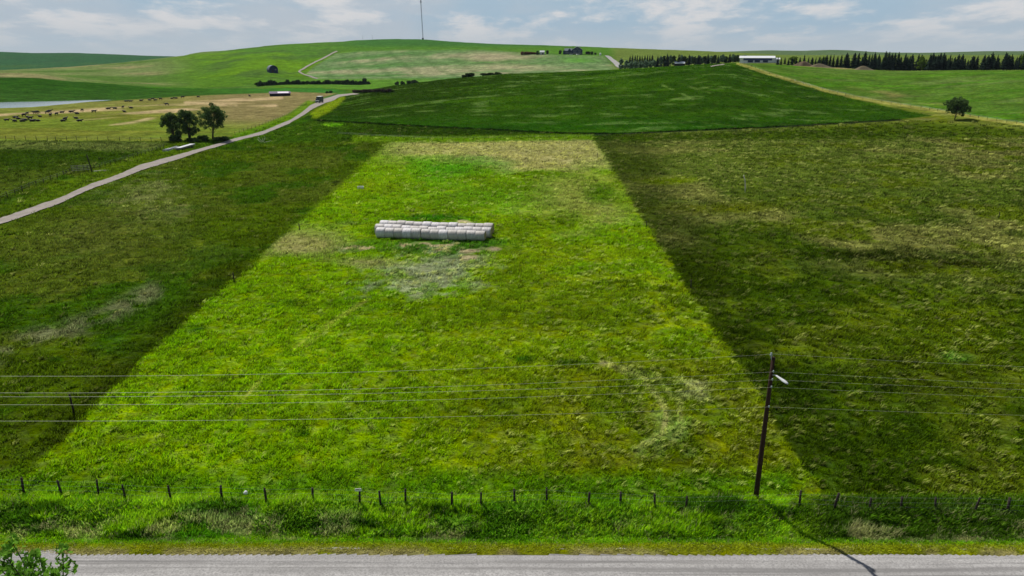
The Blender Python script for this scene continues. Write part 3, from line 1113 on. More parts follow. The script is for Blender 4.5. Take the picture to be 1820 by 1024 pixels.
def ribbon(name, A, B, mat, lift=0.06, nacross=6, wob=0.25, step=2.0, crown=0.0):
    """a strip of road draped over the land between its two edges (world points)"""
    def resample(L, n):
        L = np.array([(p[0], p[1]) for p in L])
        s = np.r_[0, np.cumsum(np.hypot(*np.diff(L, axis=0).T))]
        t = np.linspace(0, s[-1], n)
        return np.c_[np.interp(t, s, L[:, 0]), np.interp(t, s, L[:, 1])]
    ln = sum((Vector(A[k + 1]) - Vector(A[k])).length for k in range(len(A) - 1))
    n = max(12, int(ln / step))
    a, b = resample(A, n), resample(B, n)
    t = np.linspace(0, 1, nacross)
    G = a[:, None, :] * (1 - t)[None, :, None] + b[:, None, :] * t[None, :, None]
    off = (fbm(G[:, :, 0] / 1.3, G[:, :, 1] / 1.3, 123, 3) - 0.5) * 2 * wob
    dirn = (b - a) / (np.hypot(*(b - a).T)[:, None] + 1e-9)
    e = np.zeros(nacross)
    e[0], e[-1] = 1, 1
    G += dirn[:, None, :] * (off * e[None, :])[:, :, None]
    z = gz(G[:, :, 0], G[:, :, 1]) + lift + crown * (1 - (2 * t - 1) ** 2)[None, :]
    V = np.concatenate([G, z[:, :, None]], -1).reshape(-1, 3)
    i, j = np.meshgrid(np.arange(n - 1), np.arange(nacross - 1), indexing='ij')
    Q = np.stack([i * nacross + j, i * nacross + j + 1, (i + 1) * nacross + j + 1, (i + 1) * nacross + j], -1).reshape(-1, 4)
    return tag(link(name, np_mesh(name, V, Q, mat, smooth=True)), kind='structure')


# gravel road in the foreground
def build_road():
    xs = np.linspace(-200, 200, 1601)
    ys = np.r_[np.linspace(14, 31.5, 36), np.linspace(31.7, 33.6, 12)]
    X, Y = np.meshgrid(xs, ys, indexing='ij')
    edge = sstep(31.7, 33.6, Y)
    Y = Y + edge * ((fbm(X / 1.7, Y * 0 + 3, 201, 5, 0.65) - 0.5) * 0.7 + (fbm(X / 9, Y * 0, 205, 2) - 0.5) * 0.5)
    Z = 0.035 + 0.10 * (1 - ((Y - 23.5) / 10) ** 2).clip(0) + 0.03 * (fbm(X / 2, Y / 0.6, 207, 2) - 0.5) - 0.10 * edge
    V = np.stack([X, Y, Z], -1).reshape(-1, 3)
    nx, ny = X.shape
    i, j = np.meshgrid(np.arange(nx - 1), np.arange(ny - 1), indexing='ij')
    Q = np.stack([i * ny + j, (i + 1) * ny + j, (i + 1) * ny + j + 1, i * ny + j + 1], -1).reshape(-1, 4)
    tag(link('gravel_road', np_mesh('gravel_road', V, Q, MAT['road'], smooth=True)), kind='structure')


build_road()
UP = [(-120, 430), (0, 389.5), (110, 351.5), (165, 326.5), (220, 307.5), (250, 293.5), (330, 272), (415, 247.5), (470, 233), (514, 214.6), (538, 199), (551, 188),
      (575, 176), (600, 168.5), (628, 166)]
LO = [(-120, 444), (0, 400), (110, 361.5), (165, 336), (220, 316.5), (250, 304), (330, 279.5), (415, 253), (470, 239), (514, 220.5), (541, 204.5), (556, 194),
      (580, 183), (604, 172.5), (640, 167.5)]
ribbon('farm_track', [P(*q) for q in UP], [P(*q) for q in LO], MAT['track'], lift=0.16, wob=0.75, nacross=9, step=1.2)
ea = [(564, 141.2), (546, 135.6), (535, 131.6), (529.4, 128.4), (531.5, 125.6), (543.5, 118.4), (558.5, 110.4), (573.5, 103.4), (588.7, 95), (598, 91)]
eb = [(564.5, 139.8), (546.5, 134), (536.5, 130), (533.4, 128), (534.5, 126.6), (546.5, 119.6), (561.5, 111.6), (576.5, 104.6), (591.5, 96), (600.5, 92)]
ribbon('hill_track', [P(*q) for q in ea], [P(*q) for q in eb], MAT['track'], lift=0.5, wob=0.3, step=6)
c = [(1074, 99.5, 7), (1082, 106, 9), (1090, 113, 11), (1098, 121, 14)]
ribbon('hill_road', [P(a, b) for a, b, w in c], [P(a + w, b) for a, b, w in c], MAT['road'], lift=0.5, wob=0.3, step=8)
ribbon('field_track', [P(1262, 118.5), P(1285, 114.5)], [P(1264, 119.8), P(1289, 115.5)], MAT['track'], lift=0.3, wob=0.3)


def build_pond():
    cu, cv = 0.0, 186.0
    ring = []
    for (u, v) in POND:
        u2, v2 = u + (3 if u > 0 else -3) * (abs(u) > 150), v + (0.7 if v > 184 else -0.7 if v < 181 else 0)
        dx, dy, dz = px_dir(u2, v2)
        t = (POND_Z - H) / dz
        ring.append((float(dx * t), float(dy * t), POND_Z))
    mb = MB()
    mb.add(ring, [tuple(range(len(ring)))], MAT['water'])
    me = mb.mesh('pond')
    bm = bmesh.new()
    bm.from_mesh(me)
    bmesh.ops.triangulate(bm, faces=bm.faces[:])
    for f in bm.faces:
        if f.normal.z < 0:
            f.normal_flip()
    bm.to_mesh(me)
    bm.free()
    tag(link('pond', me), kind='structure')


build_pond()


# ------------------------------------------------------------------ grass and weeds as blades
def blades(name, x, y, rad, hgt, nb, width, col, lean=(0.12, -0.02), spread=0.8):
    """tufts of tapering blades; col is per tuft (n,3)"""
    n = len(x)
    z = gz(x, y)
    a = rng.uniform(0, 2 * math.pi, (n, nb))
    r = rad[:, None] * np.sqrt(rng.uniform(0, 1, (n, nb)))
    bx, by = x[:, None] + r * np.cos(a), y[:, None] + r * np.sin(a)
    h = hgt[:, None] * rng.uniform(0.55, 1.15, (n, nb))
    out = spread * r + 0.25 * h * rng.uniform(0, 1, (n, nb))
    tx, ty = bx + out * np.cos(a) + lean[0] * h * 3, by + out * np.sin(a) + lean[1] * h * 3
    th = rng.uniform(0, math.pi, (n, nb))
    wx, wy = width[:, None] * np.cos(th), width[:, None] * np.sin(th)
    mx, my = bx + 0.35 * (tx - bx), by + 0.35 * (ty - by)
    zb = np.repeat((z - 0.05)[:, None], nb, 1)
    zm, zt = z[:, None] + 0.62 * h, z[:, None] + h
    P0 = np.stack([bx - wx * 0.6, by - wy * 0.6, zb], -1)
    P1 = np.stack([bx + wx * 0.6, by + wy * 0.6, zb], -1)
    P2 = np.stack([mx + wx, my + wy, zm], -1)
    P3 = np.stack([mx - wx, my - wy, zm], -1)
    P4 = np.stack([tx, ty, zt], -1)
    V = np.stack([P0, P1, P2, P3, P4], 2).reshape(-1, 3)
    k = np.arange(n * nb)[:, None] * 5
    F = np.concatenate([k + [[0, 1, 2]], k + [[0, 2, 3]], k + [[3, 2, 4]]], 0)
    C = np.repeat(np.repeat(col[:, None, :], nb, 1) * rng.uniform(0.7, 1.3, (n, nb, 1)), 5, axis=1).reshape(-1, 3)
    me = np_mesh(name, V, F, MAT['grass'], np.clip(C, 0, 1), 'tint')
    return link(name, me)


GRASS_GAIN = 1.85


def scatter():
    # pasture: density falls with distance
    N = 215000
    w = rng.uniform(0, 1, N)
    lo, hi = 38.6 ** 0.35, 470.0 ** 0.35
    D = (lo + w * (hi - lo)) ** (1 / 0.35)
    a = rng.uniform(math.radians(-45), math.radians(45), N)
    x, y = D * np.sin(a), D * np.cos(a)
    keep = y > 38.4
    x, y, D = x[keep], y[keep], D[keep]
    c, straw, tall, vg, par, u, v, _ = paint(x, y, gz(x, y))
    trk = poly_mask(u, v, UP + LO[::-1], 3.0)
    bare = np.zeros(len(x))
    for cu, cv, ru, rv in ((748, 433, 34, 4), (775, 436, 34, 2.5), (838, 446, 20, 4), (832, 457, 15, 5), (876, 443, 17, 5), (822, 394, 16, 4)):
        bare = np.maximum(bare, ell(u, v, cu, cv, ru * 1.3, rv * 1.3))
    clump = fbm(x / 1.7, y / 1.7, 301, 3)
    dens = np.clip(0.25 + 2.2 * (clump - 0.32), 0.12, 1) * np.where(D < 250, 1, 1.0)
    hillm = paint.hill
    keep = (paint.skip < 0.3) & (trk < 0.1) & (bare < 0.2) & (rng.uniform(0, 1, len(x)) < dens) & (u > -90) & (u < 1910)
    x, y, D, c, straw, u, v, clump, hillm = x[keep], y[keep], D[keep], c[keep], straw[keep], u[keep], v[keep], clump[keep], hillm[keep]
    s = (D / 40) ** 0.78
    n = len(x)
    fade = np.maximum(sstep(345, 240, D), 0.75 * (hillm > 0.5))
    fade = fade * np.where((hillm < 0.5) & (D > 345), 0, 1)
    k0 = (hillm > 0.5) | (D < 350)
    k = k0 & (rng.uniform(0, 1, n) < 0.25 + 0.75 * fade)
    x, y, D, c, straw, u, v, clump, s = x[k], y[k], D[k], c[k], straw[k], u[k], v[k], clump[k], s[k]
    hillm = hillm[k]
    straw = straw * (hillm < 0.5)
    n = len(x)
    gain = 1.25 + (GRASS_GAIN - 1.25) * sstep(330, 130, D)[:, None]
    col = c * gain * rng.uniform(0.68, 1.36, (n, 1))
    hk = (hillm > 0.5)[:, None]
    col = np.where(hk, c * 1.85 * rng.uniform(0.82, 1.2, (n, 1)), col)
    dk = (hillm < 0.5) & (rng.uniform(0, 1, n) < 0.13 + 0.20 * sstep(1000, 1250, u + (v - 500) * 0.6))  # share of darkened tufts rises with the painted dimming on the right
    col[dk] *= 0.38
    hgt = 0.24 * (D / 40) ** 0.35 * rng.uniform(0.6, 1.4, n) * (0.5 + 1.0 * clump) * np.where(hillm > 0.5, 0.7, 1)
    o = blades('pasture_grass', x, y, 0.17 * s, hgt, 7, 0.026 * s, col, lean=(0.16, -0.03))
    tag(o, 'rough green meadow grass covering the whole pasture', 'grass', kind='stuff')
    # seed heads: pale wind-laid tufts, thick on the right
    pick = rng.uniform(0, 1, n) < straw * 0.42 * np.clip(0.2 + 2.4 * (fbm(x / 5, y / 5, 311, 3) - 0.30), 0.06, 1.7)
    x, y, D, c, s = x[pick], y[pick], D[pick], c[pick], s[pick]
    n = len(x)
    lum = np.clip(c.sum(1) / 0.36, 0.34, 1.0)[:, None]
    col = (0.5 * c * 1.6 + 0.70 * lin((186, 188, 108)) * lum) * rng.uniform(0.7, 1.5, (n, 1))
    o = blades('seed_heads', x, y, 0.13 * s * rng.uniform(0.7, 1.6, n), 0.26 * (D / 40) ** 0.4 * rng.uniform(0.8, 1.4, n), 13, 0.030 * s, col, lean=(0.30, -0.06), spread=0.5)
    tag(o, 'pale wind-laid seed heads standing in the meadow grass', 'grass', kind='stuff')

    # verge and ditch growth
    N = 28000
    x, y = rng.uniform(-44, 44, N), rng.uniform(33.4, 38.9, N)
    c, straw, tall, vg, par, u, v, _ = paint(x, y, gz(x, y))
    nn = fbm(x / 1.4, y / 0.8, 401, 3)
    nw = np.clip(1.6 * fbm(x / 3.5, y / 1.3, 402, 4) - 0.3, 0, 1)
    low = sstep(34.9, 34.2, y + 0.5 * (nn - 0.5))
    col = c * 2.0 * rng.uniform(0.6, 1.4, (N, 1))
    weed = sstep(35.0, 35.6, y) * sstep(38.6, 37.9, y)
    st = rng.uniform(0, 1, N) < straw * 0.7
    col[st] = 0.3 * col[st] + 0.7 * (lin((186, 182, 132)) * rng.uniform(0.5, 1.1, (N, 1)))[st]
    hgt = (0.15 + 0.27 * weed * (0.25 + 1.6 * nw)) * rng.uniform(0.6, 1.4, N) * (1 - 0.45 * low)
    o = blades('verge_grass', x, y, np.full(N, 0.15), hgt, 8, np.full(N, 0.022), col, lean=(0.06, -0.02))
    tag(o, 'lush roadside grass with dry straw patches between fence and gravel road', 'grass', kind='stuff')

    # broad-leaved weeds in the ditch
    N = 4200
    x, y = rng.uniform(-44, 44, N), 36.6 + rng.normal(0, 0.75, N)
    k = (fbm(x / 3.0, y / 1.6, 411, 3) > 0.50) & (y > 35.2) & (y < 38.3)
    x, y = x[k], y[k]
    c, straw, tall, vg, par, u, v, _ = paint(x, y, gz(x, y))
    n = len(x)
    base = np.where((rng.uniform(0, 1, n) < 0.3)[:, None], lin((114, 148, 44)), lin((78, 120, 18)))
    base = base * np.where(u > 1440, 0.6, 1.0)[:, None]  # weeds right of the paddock line get the painted dimming
    col = base * 1.65 * rng.uniform(0.5, 1.5, (n, 1))
    o = blades('roadside_weeds', x, y, np.full(n, 0.24), rng.uniform(0.25, 0.6, n), 14, np.full(n, 0.045), col, lean=(0.02, 0), spread=1.1)
    tag(o, 'dense dark green broad-leaved weeds filling the ditch below the post fence', 'weeds', kind='stuff')


scatter()


# ------------------------------------------------------------------ power pole, lamp, wires
def build_pole():
    b = P(1343, 888)
    root = thing('utility_pole', 'tall dark wooden power pole with white street lamp rising from the roadside fence', 'power pole', b)
    top = Vector((-0.10, 0, 10.35))
    mb = MB()
    pts = [top * t for t in (0, 0.25, 0.5, 0.75, 1.0)]
    pts[0] = Vector((0, 0, -0.4))
    mb.tube(pts, [0.175, 0.16, 0.145, 0.13, 0.115], MAT['pole'], 12)
    mb.build('pole_shaft', root, True)
    mb = MB()                                              # pole-top pin insulator on its bracket
    mb.tube([top + Vector((-0.05, 0, -0.35)), top + Vector((-0.16, 0, 0.12))], 0.03, MAT['steel'], 6)
    mb.tube([top + Vector((-0.16, 0, 0.10)), top + Vector((-0.16, 0, 0.16)), top + Vector((-0.16, 0, 0.20)), top + Vector((-0.16, 0, 0.30))],
            [0.07, 0.09, 0.05, 0.06], MAT['porcelain'], 8)
    mb.build('insulator', root, True)
    for k, zz in enumerate((9.48, 8.93, 8.42, 7.05)):
        p = top * (zz / 10.35)
        mb = MB()
        mb.tube([p + Vector((0, -0.12, -0.05)), p + Vector((0, -0.26, -0.03)), p + Vector((0, -0.26, 0.0))], 0.025, MAT['steel'], 6)
        mb.tube([p + Vector((0, -0.26, -0.02)), p + Vector((0, -0.26, 0.10))], [0.055, 0.04], MAT['porcelain'], 8)
        mb.build('insulator', root, True)
    p = top * (9.2 / 10.35)
    arm = MB()
    arm.tube([p + Vector((0.03, -0.10, 0)), p + Vector((0.09, -0.34, 0.10)), p + Vector((0.16, -0.62, 0.12))], 0.035, MAT['steel'], 8)
    ao = arm.build('lamp_arm', root, True)
    hd = MB()                                              # flattened luminaire
    d = Vector((0.27, -0.95, -0.02)).normalized()
    s = d.cross(Vector((0, 0, 1))).normalized()
    o = p + Vector((0.12, -0.45, 0.12))
    vs, fs = [], []
    prof = [(0, .05, .05), (.15, .07, .06), (.40, .09, .08), (.75, .125, .09), (1.02, .10, .07), (1.12, .04, .04)]
    for t, w, h in prof:
        for k in range(10):
            q = 2 * math.pi * k / 10
            vs.append(o + d * t + s * (w * math.cos(q)) + Vector((0, 0, h * math.sin(q) * (1 if math.sin(q) > 0 else 0.6))))
    for i in range(len(prof) - 1):
        for k in range(10):
            fs.append((i * 10 + k, i * 10 + (k + 1) % 10, (i + 1) * 10 + (k + 1) % 10, (i + 1) * 10 + k))
    fs += [tuple(range(9, -1, -1)), tuple(range(50, 60))]
    hd.add(vs, fs, MAT['lamp'])
    hd.build('lamp_head', root, True)
    # conductors: left span and right span in one thing each
    names = ['topmost overhead wire, tied to the tip of the power pole', 'second overhead wire from the top, just above the lamp bracket',
             'third overhead wire from the top, level with the lamp bracket', 'fourth overhead wire from the top, below the lamp bracket',
             'lowest overhead wire, well below the other four on the pole']
    dy = [0, -0.26, -0.26, -0.26, -0.26]
    for k, (z0, zl) in enumerate(((10.60, 9.09), (9.52, 8.07), (8.97, 7.80), (8.46, 7.24), (7.09, 6.08))):
        x0, x1 = b.x, -75.0
        t_ = (x0 + 32.1) / (x0 - x1)
        sag = (z0 - zl) / (4 * t_ * (1 - t_))
        mb = MB()
        pts = []
        for x in np.linspace(-75, x0 - 0.1, 60):
            t = (x0 - x) / (x0 - x1)
            pts.append((x, b.y + dy[k], z0 - 4 * sag * t * (1 - t)))
        for x in np.linspace(x0 - 0.1, 105, 40)[1:]:
            t = (x - x0) / (105 - x0)
            pts.append((x, b.y + dy[k], z0 - 4 * sag * t * (1 - t)))
        mb.tube(pts, [0.0036 + 0.0058 * max(0.0, min(1.0, (x0 - q[0] - 3) / 42.0)) for q in pts], MAT['cable'], 5)
        tag(mb.build('overhead_wire', None, True), names[k], 'wire', 'overhead wires on the power pole')


build_pole()


# ------------------------------------------------------------------ fences
def post_mesh(h, r, mat, seed=0, lean=0.0):
    q = random.Random(seed)
    mb = MB()
    dx, dy = q.uniform(-0.05, 0.05), q.uniform(-0.05, 0.05)
    mb.tube([(0, 0, -0.3), (dx * 0.4 + lean * 0.5, dy * 0.4, h * 0.5), (dx + lean, dy, h)], [r * 1.05, r, r * q.uniform(0.8, 1.0)], mat, 7)
    return mb.mesh('post', True)


def wire_fence(label, pts, h=1.2, r=0.06, mat=None, wires=3, wr=0.006, group='wire fences', jitter=0.08):
    mat = mat or MAT['post']
    root = thing('wire_fence', label, 'fence', pts[len(pts) // 2], 0, group)
    o = Vector(root.location)
    meshes = [post_mesh(h, r, mat, s) for s in range(5)]
    tops = []
    for i, p in enumerate(pts):
        ob = link('post', meshes[(i * 7) % 5], root)
        ob.location = Vector(p) - o
        ob.rotation_euler = (rnd.uniform(-jitter, jitter), rnd.uniform(-jitter, jitter), rnd.uniform(0, 6))
        k = rnd.uniform(0.9, 1.1)
        ob.scale = (k, k, rnd.uniform(0.88, 1.08))
        tops.append(Vector(p) - o)
    for w in range(wires):
        zz = h * (0.9 - 0.3 * w)
        mb = MB()
        mb.tube([t + Vector((0, -r, zz + rnd.uniform(-.02, .02))) for t in tops], wr, MAT['wire'], 4)
        mb.build('wire', root)
    return root


NEAR = [(35, 849), (103, 852), (169, 853), (217, 858), (299, 863), (390, 862), (470, 866), (553, 865), (637, 868), (675, 874), (719, 870), (802, 875),
        (854, 874), (915, 868), (972, 867), (1047, 873), (1104, 873), (1166, 878), (1221, 880), (1425, 874), (1487, 877), (1550, 882), (1607, 881),
        (1668, 882), (1739, 882), (1797, 886)]
near_pts = []
for (u, v) in NEAR:                      # the tops are what shows: find the foot 1.25 m below
    vb = v + 20
    for _ in range(3):
        p = P(u + (910 - u) / 3200.0 * (vb - v), vb)
        uu, vt, _o = project(np.array([p.x]), np.array([p.y]), np.array([p.z + 1.22]))
        vb += float(v - vt[0])
    near_pts.append(p)
p0, p1 = near_pts[0], near_pts[-1]
left = [Vector((p0.x - 3.1 * k, p0.y + 0.1 * k, 0)) for k in (3, 2, 1)]
right = [Vector((p1.x + 2.4 * k, p1.y - 0.02 * k, 0)) for k in (1, 2, 3)]
for q in left + right:
    q.z = float(gz(q.x, q.y))
fence_root = wire_fence('weathered post and wire fence along the gravel road verge', left + near_pts + right, 1.22, 0.075, wires=3, wr=0.003)
# sign board on the ninth post
sp = near_pts[8]
sg = thing('sign', 'small white board with dark lettering nailed on top of a roadside fence post', 'sign', sp + Vector((0, -0.10, 1.18)), 0.05)
mb = MB()
mb.box((0, 0, 0), (0.42, 0.02, 0.20), MAT['white'])
mb.build('board', sg)
x = -0.13
for k, w in enumerate((0.035, 0.03, 0.04, 0.03, 0.035)):
    mb = MB()
    mb.box((x, -0.013, 0.025), (w, 0.006, 0.055), MAT['black'])
    mb.build('letter', sg)
    x += w + 0.012
mb = MB()
mb.box((0.13, -0.013, 0.01), (0.028, 0.006, 0.09), MAT['black'])
mb.build('letter', sg)


def line_pts(px, step):
    W = [P(*q) for q in px]
    out = []
    acc = 0.0
    for a, b in zip(W[:-1], W[1:]):
        d = (b - a).length
        t = acc
        while t < d:
            q = a.lerp(b, t / d)
            q.z = float(gz(q.x, q.y))
            out.append(q)
            t += step
        acc = t - d
    return out


def at_px(us, vf):
    return [P(u, vf(u)) for u in us]


us = [-60, -38, -18, 11, 27, 46, 65, 85, 99, 119, 137, 155, 174, 193, 213, 231, 250, 269, 287]
wire_fence('grey post fence between the cattle ground and the left paddock', at_px(us, lambda u: 249 + u * 0.008), 1.5, 0.075, wires=2, wr=0.01)
ff = wire_fence('close-set post fence beside the farm track near the cottonwoods', line_pts([(168, 302), (220, 287), (292, 264)], 2.6), 1.3, 0.08, wires=2,
                wr=0.008)
wire_fence('post fence left of the farm track, running out of frame', line_pts([(-60, 384), (0, 358), (60, 333), (126, 309)], 3.4), 1.35, 0.085, wires=2, wr=0.008)
wire_fence('thin post fence following the upper farm track bend', line_pts([(418, 240), (470, 222), (512, 205), (545, 186)], 5.0), 1.3, 0.06, wires=2, wr=0.01)
wire_fence('post fence in the pale grass strip along the right-hand field',
           line_pts([(1316, 114), (1358, 129), (1411, 145), (1464, 161), (1516, 173), (1570, 182.5), (1640, 193.5), (1693, 202), (1746, 211.5), (1850, 227)], 5.2),
           1.3, 0.07, wires=2, wr=0.01)
mf = line_pts([(600, 240), (770, 249), (900, 247), (1000, 245), (1100, 243)], 5.4)
wire_fence('low dark post fence at the foot of the dark green hill', mf, 1.1, 0.07, wires=2, wr=0.012, jitter=0.14)
wire_fence('dim post fence under the hill east of the paddock corner', line_pts([(1110, 242), (1300, 236), (1400, 229), (1600, 217), (1680, 214)], 7.0), 1.0, 0.06,
           wires=1, wr=0.012)
# lone posts on the paddock line
for u, v, hpx, lab in ((132, 735, 30, 'dark wooden post left of the bright paddock beneath the overhead wires'),
                       (417, 502, 16, 'dark wooden post on the left paddock edge above the mid pasture'),
                       (533, 411, 13, 'slim dark post on the left paddock edge level with the bales'),
                       (1228, 512, 14, 'dark wooden post on the right paddock edge'),
                       (1149, 407, 13, 'slim dark post on the right paddock edge level with the bales'),
                       (1062, 281, 8, 'small post at the upper right paddock edge'),
                       (1775, 388, 9, 'small dark post alone on the far right olive pasture'),
                       (681, 277, 7, 'small post at the upper left paddock corner')):
    p = P(u, v)
    h = hpx / FPX * (p - Vector((0, 0, H))).length * 1.04
    mb = MB()
    mb.tube([(0, 0, -0.3), (-0.03, 0, h * 0.5), (-0.05, 0.02, h)], [0.085, 0.08, 0.07], MAT['post'], 7)
    tag(mb.build('fence_post', None, True, p), lab, 'post', 'posts on the paddock edge')
# leaning bleached pole
p = P(1324, 342)
mb = MB()
mb.tube([(0, 0, -0.3), (-0.05, 0, 1.2), (-0.25, 0.1, 2.6), (-0.62, 0.2, 3.7)], [0.14, 0.13, 0.11, 0.08], MAT['bleached'], 8)
tag(mb.build('wooden_pole', None, True, p), 'bleached curved wooden pole leaning left in the right-hand pasture', 'pole')


# gate with its tall post
def build_gate():
    a, b = P(128, 307), P(161, 305)
    g = thing('wooden_gate', 'grey rail gate beside a tall post on the farm track', 'gate', a)
    d = b - a
    ln = d.length
    rz = math.atan2(d.y, d.x)
    g.rotation_euler = (0, 0, rz)
    for k, zz in enumerate((0.45, 0.85, 1.25, 1.6)):
        mb = MB()
        mb.box((ln / 2, 0, zz + 0.02), (ln, 0.06, 0.14), MAT['greywood'])
        mb.build('rail', g)
    for xx in (0.05, ln * 0.33, ln * 0.66, ln - 0.45):
        mb = MB()
        mb.tube([(xx, 0.06, -0.2), (xx, 0.06, 1.8)], 0.09, MAT['post'], 7)
        mb.build('post', g, True)
    p = P(164, 306)
    h = height_to(p, 160, 275)
    mb = MB()
    mb.tube([(0, 0, -0.4), (-0.25, 0, h * 0.5), (-0.55, 0, h)], [0.17, 0.15, 0.12], MAT['post'], 9)
    tag(mb.build('gate_post', None, True, p), 'very tall dark post at the hinge of the grey rail gate', 'post')
    # pale log on the ground beside it
    e = P(194, 304)
    mb = MB()
    mb.tube([p + Vector((0.4, 0, 0.18)), (p + e) / 2 + Vector((0, 0, 0.2)), e + Vector((0, 0, 0.15))], [0.16, 0.15, 0.11], MAT['bleached'], 8)
    tag(mb.build('log', None, True), 'pale log lying on the grass between gate post and track', 'log')


build_gate()


# ------------------------------------------------------------------ bales
def bale_meshes():
    mb = MB()
    n, R, W = 28, 0.87, 1.50
    prof = [(-W / 2, R * 0.962), (-W / 2 + 0.035, R * 0.992), (-W / 4, R * 1.0), (0, R * 1.012), (W / 4, R * 1.0), (W / 2 - 0.035, R * 0.992), (W / 2, R * 0.962)]
    vs, fs = [], []
    for xx, r in prof:
        for k in range(n):
            t = 2 * math.pi * k / n
            zz = R + r * math.sin(t)
            if zz < 0.10:
                zz = 0.10 + (zz - 0.10) * 0.3
            vs.append((xx, r * math.cos(t), zz - 0.08))
    for i in range(len(prof) - 1):
        for k in range(n):
            fs.append((i * n + k, (i + 1) * n + k, (i + 1) * n + (k + 1) % n, i * n + (k + 1) % n))
    mb.add(vs, fs, MAT['wrap'])
    body = mb.mesh('round_bale', True)
    eb = MB()
    vs = [(W / 2 - 0.03, 0, R - 0.08)]
    for r in (0.3, 0.62, 0.90):
        for k in range(n):
            t = 2 * math.pi * k / n
            zz = R + R * r * math.sin(t)
            vs.append((W / 2 - 0.03 + 0.03 * r * r * 1.2, R * r * math.cos(t), max(zz, 0.10) - 0.08))
    fs = [(0, 1 + k, 1 + (k + 1) % n) for k in range(n)]
    for i in range(2):
        for k in range(n):
            fs.append((1 + i * n + k, 1 + (i + 1) * n + k, 1 + (i + 1) * n + (k + 1) % n, 1 + i * n + (k + 1) % n))
    eb.add(vs, fs, MAT['straw'])
    return body, eb.mesh('end_face', True)


def build_bales():
    body, end = bale_meshes()
    A, B = P(668, 424.5), P(861, 430.5)
    d = (B - A)
    d.z = 0
    ln = d.length
    d.normalize()
    rz = math.atan2(d.y, d.x)
    nrm = Vector((-d.y, d.x, 0))
    rows = [('front', 12, A + nrm * 0.87, 0.0, ln / 12.0), ('middle', 13, A + nrm * 3.0, -0.95, None), ('back', 13, A + nrm * 5.8, -1.15, None)]
    pitch = ln / 12.0
    first = None
    for rname, cnt, o, sh, pt in rows:
        for k in range(cnt):
            p = o + d * (sh + (k + 0.5) * pitch)
            p = p + nrm * rnd.uniform(-0.06, 0.06)
            p.z = float(gz(p.x, p.y))
            lab = 'round white-wrapped bale, %s from the left in the %s row' % (nth(k + 1), rname)
            if k == cnt - 1:
                lab = 'round white-wrapped bale at the right end of the %s row' % rname
            if first is None:
                first = link('round_bale', body, None, p)
                first.rotation_euler = (0, 0, rz)
                tag(first, lab, 'bale', 'wrapped round bales in three rows')
                link('end_face', end, first)
                e = link('end_face', end, first)
                e.rotation_euler = (0, 0, math.pi)
            else:
                cpy = clone(first, p, rz + rnd.uniform(-0.03, 0.03), (1, 1, 1), lab)
                q = rnd.uniform(0.95, 1.04)
                cpy.scale = (pitch / 1.50 * rnd.uniform(0.975, 1.0), q * rnd.uniform(1.0, 1.05), q * rnd.uniform(0.95, 1.0))
    first.scale = (pitch / 1.50 * 0.98, 1, 1)


build_bales()


# ------------------------------------------------------------------ trees
def limb(mb, p, d, ln, r0, r1, mat, q, n=6, curve=0.15):
    pts, rr = [Vector(p)], [r0]
    d = Vector(d).normalized()
    k = 4
    for i in range(k):
        d = (d + Vector((q.uniform(-curve, curve), q.uniform(-curve, curve), q.uniform(-curve * 0.3, curve * 0.6)))).normalized()
        pts.append(pts[-1] + d * (ln / k))
        rr.append(r0 + (r1 - r0) * (i + 1) / k)
    mb.tube(pts, rr, mat, n)
    return pts


def leaf_cloud(centres, per, size, spread, seed, flat=0.6):
    """many small leaf faces (quads) round a list of (centre, radius)"""
    g = np.random.default_rng(seed)
    Vs = []
    for (c, r) in centres:
        n = int(per * (0.6 + 0.8 * g.uniform()))
        d = g.normal(0, 1, (n, 3))
        d /= np.linalg.norm(d, axis=1)[:, None] + 1e-9
        rad = r * np.cbrt(g.uniform(0.12, 1, n)) * spread
        p = np.array(c) + d * rad[:, None] * np.array([1, 1, flat + 0.25])
        nrm = d + g.normal(0, 0.7, (n, 3))
        nrm /= np.linalg.norm(nrm, axis=1)[:, None] + 1e-9
        t = np.cross(nrm, g.normal(0, 1, (n, 3)))
        t /= np.linalg.norm(t, axis=1)[:, None] + 1e-9
        b = np.cross(nrm, t)
        s = size * g.uniform(0.55, 1.25, n)[:, None]
        Vs.append(np.stack([p - t * s, p + b * s * 0.6, p + t * s, p - b * s * 0.6], 1))
    V = np.concatenate(Vs, 0).reshape(-1, 3)
    return V, np.arange(len(V)).reshape(-1, 4)


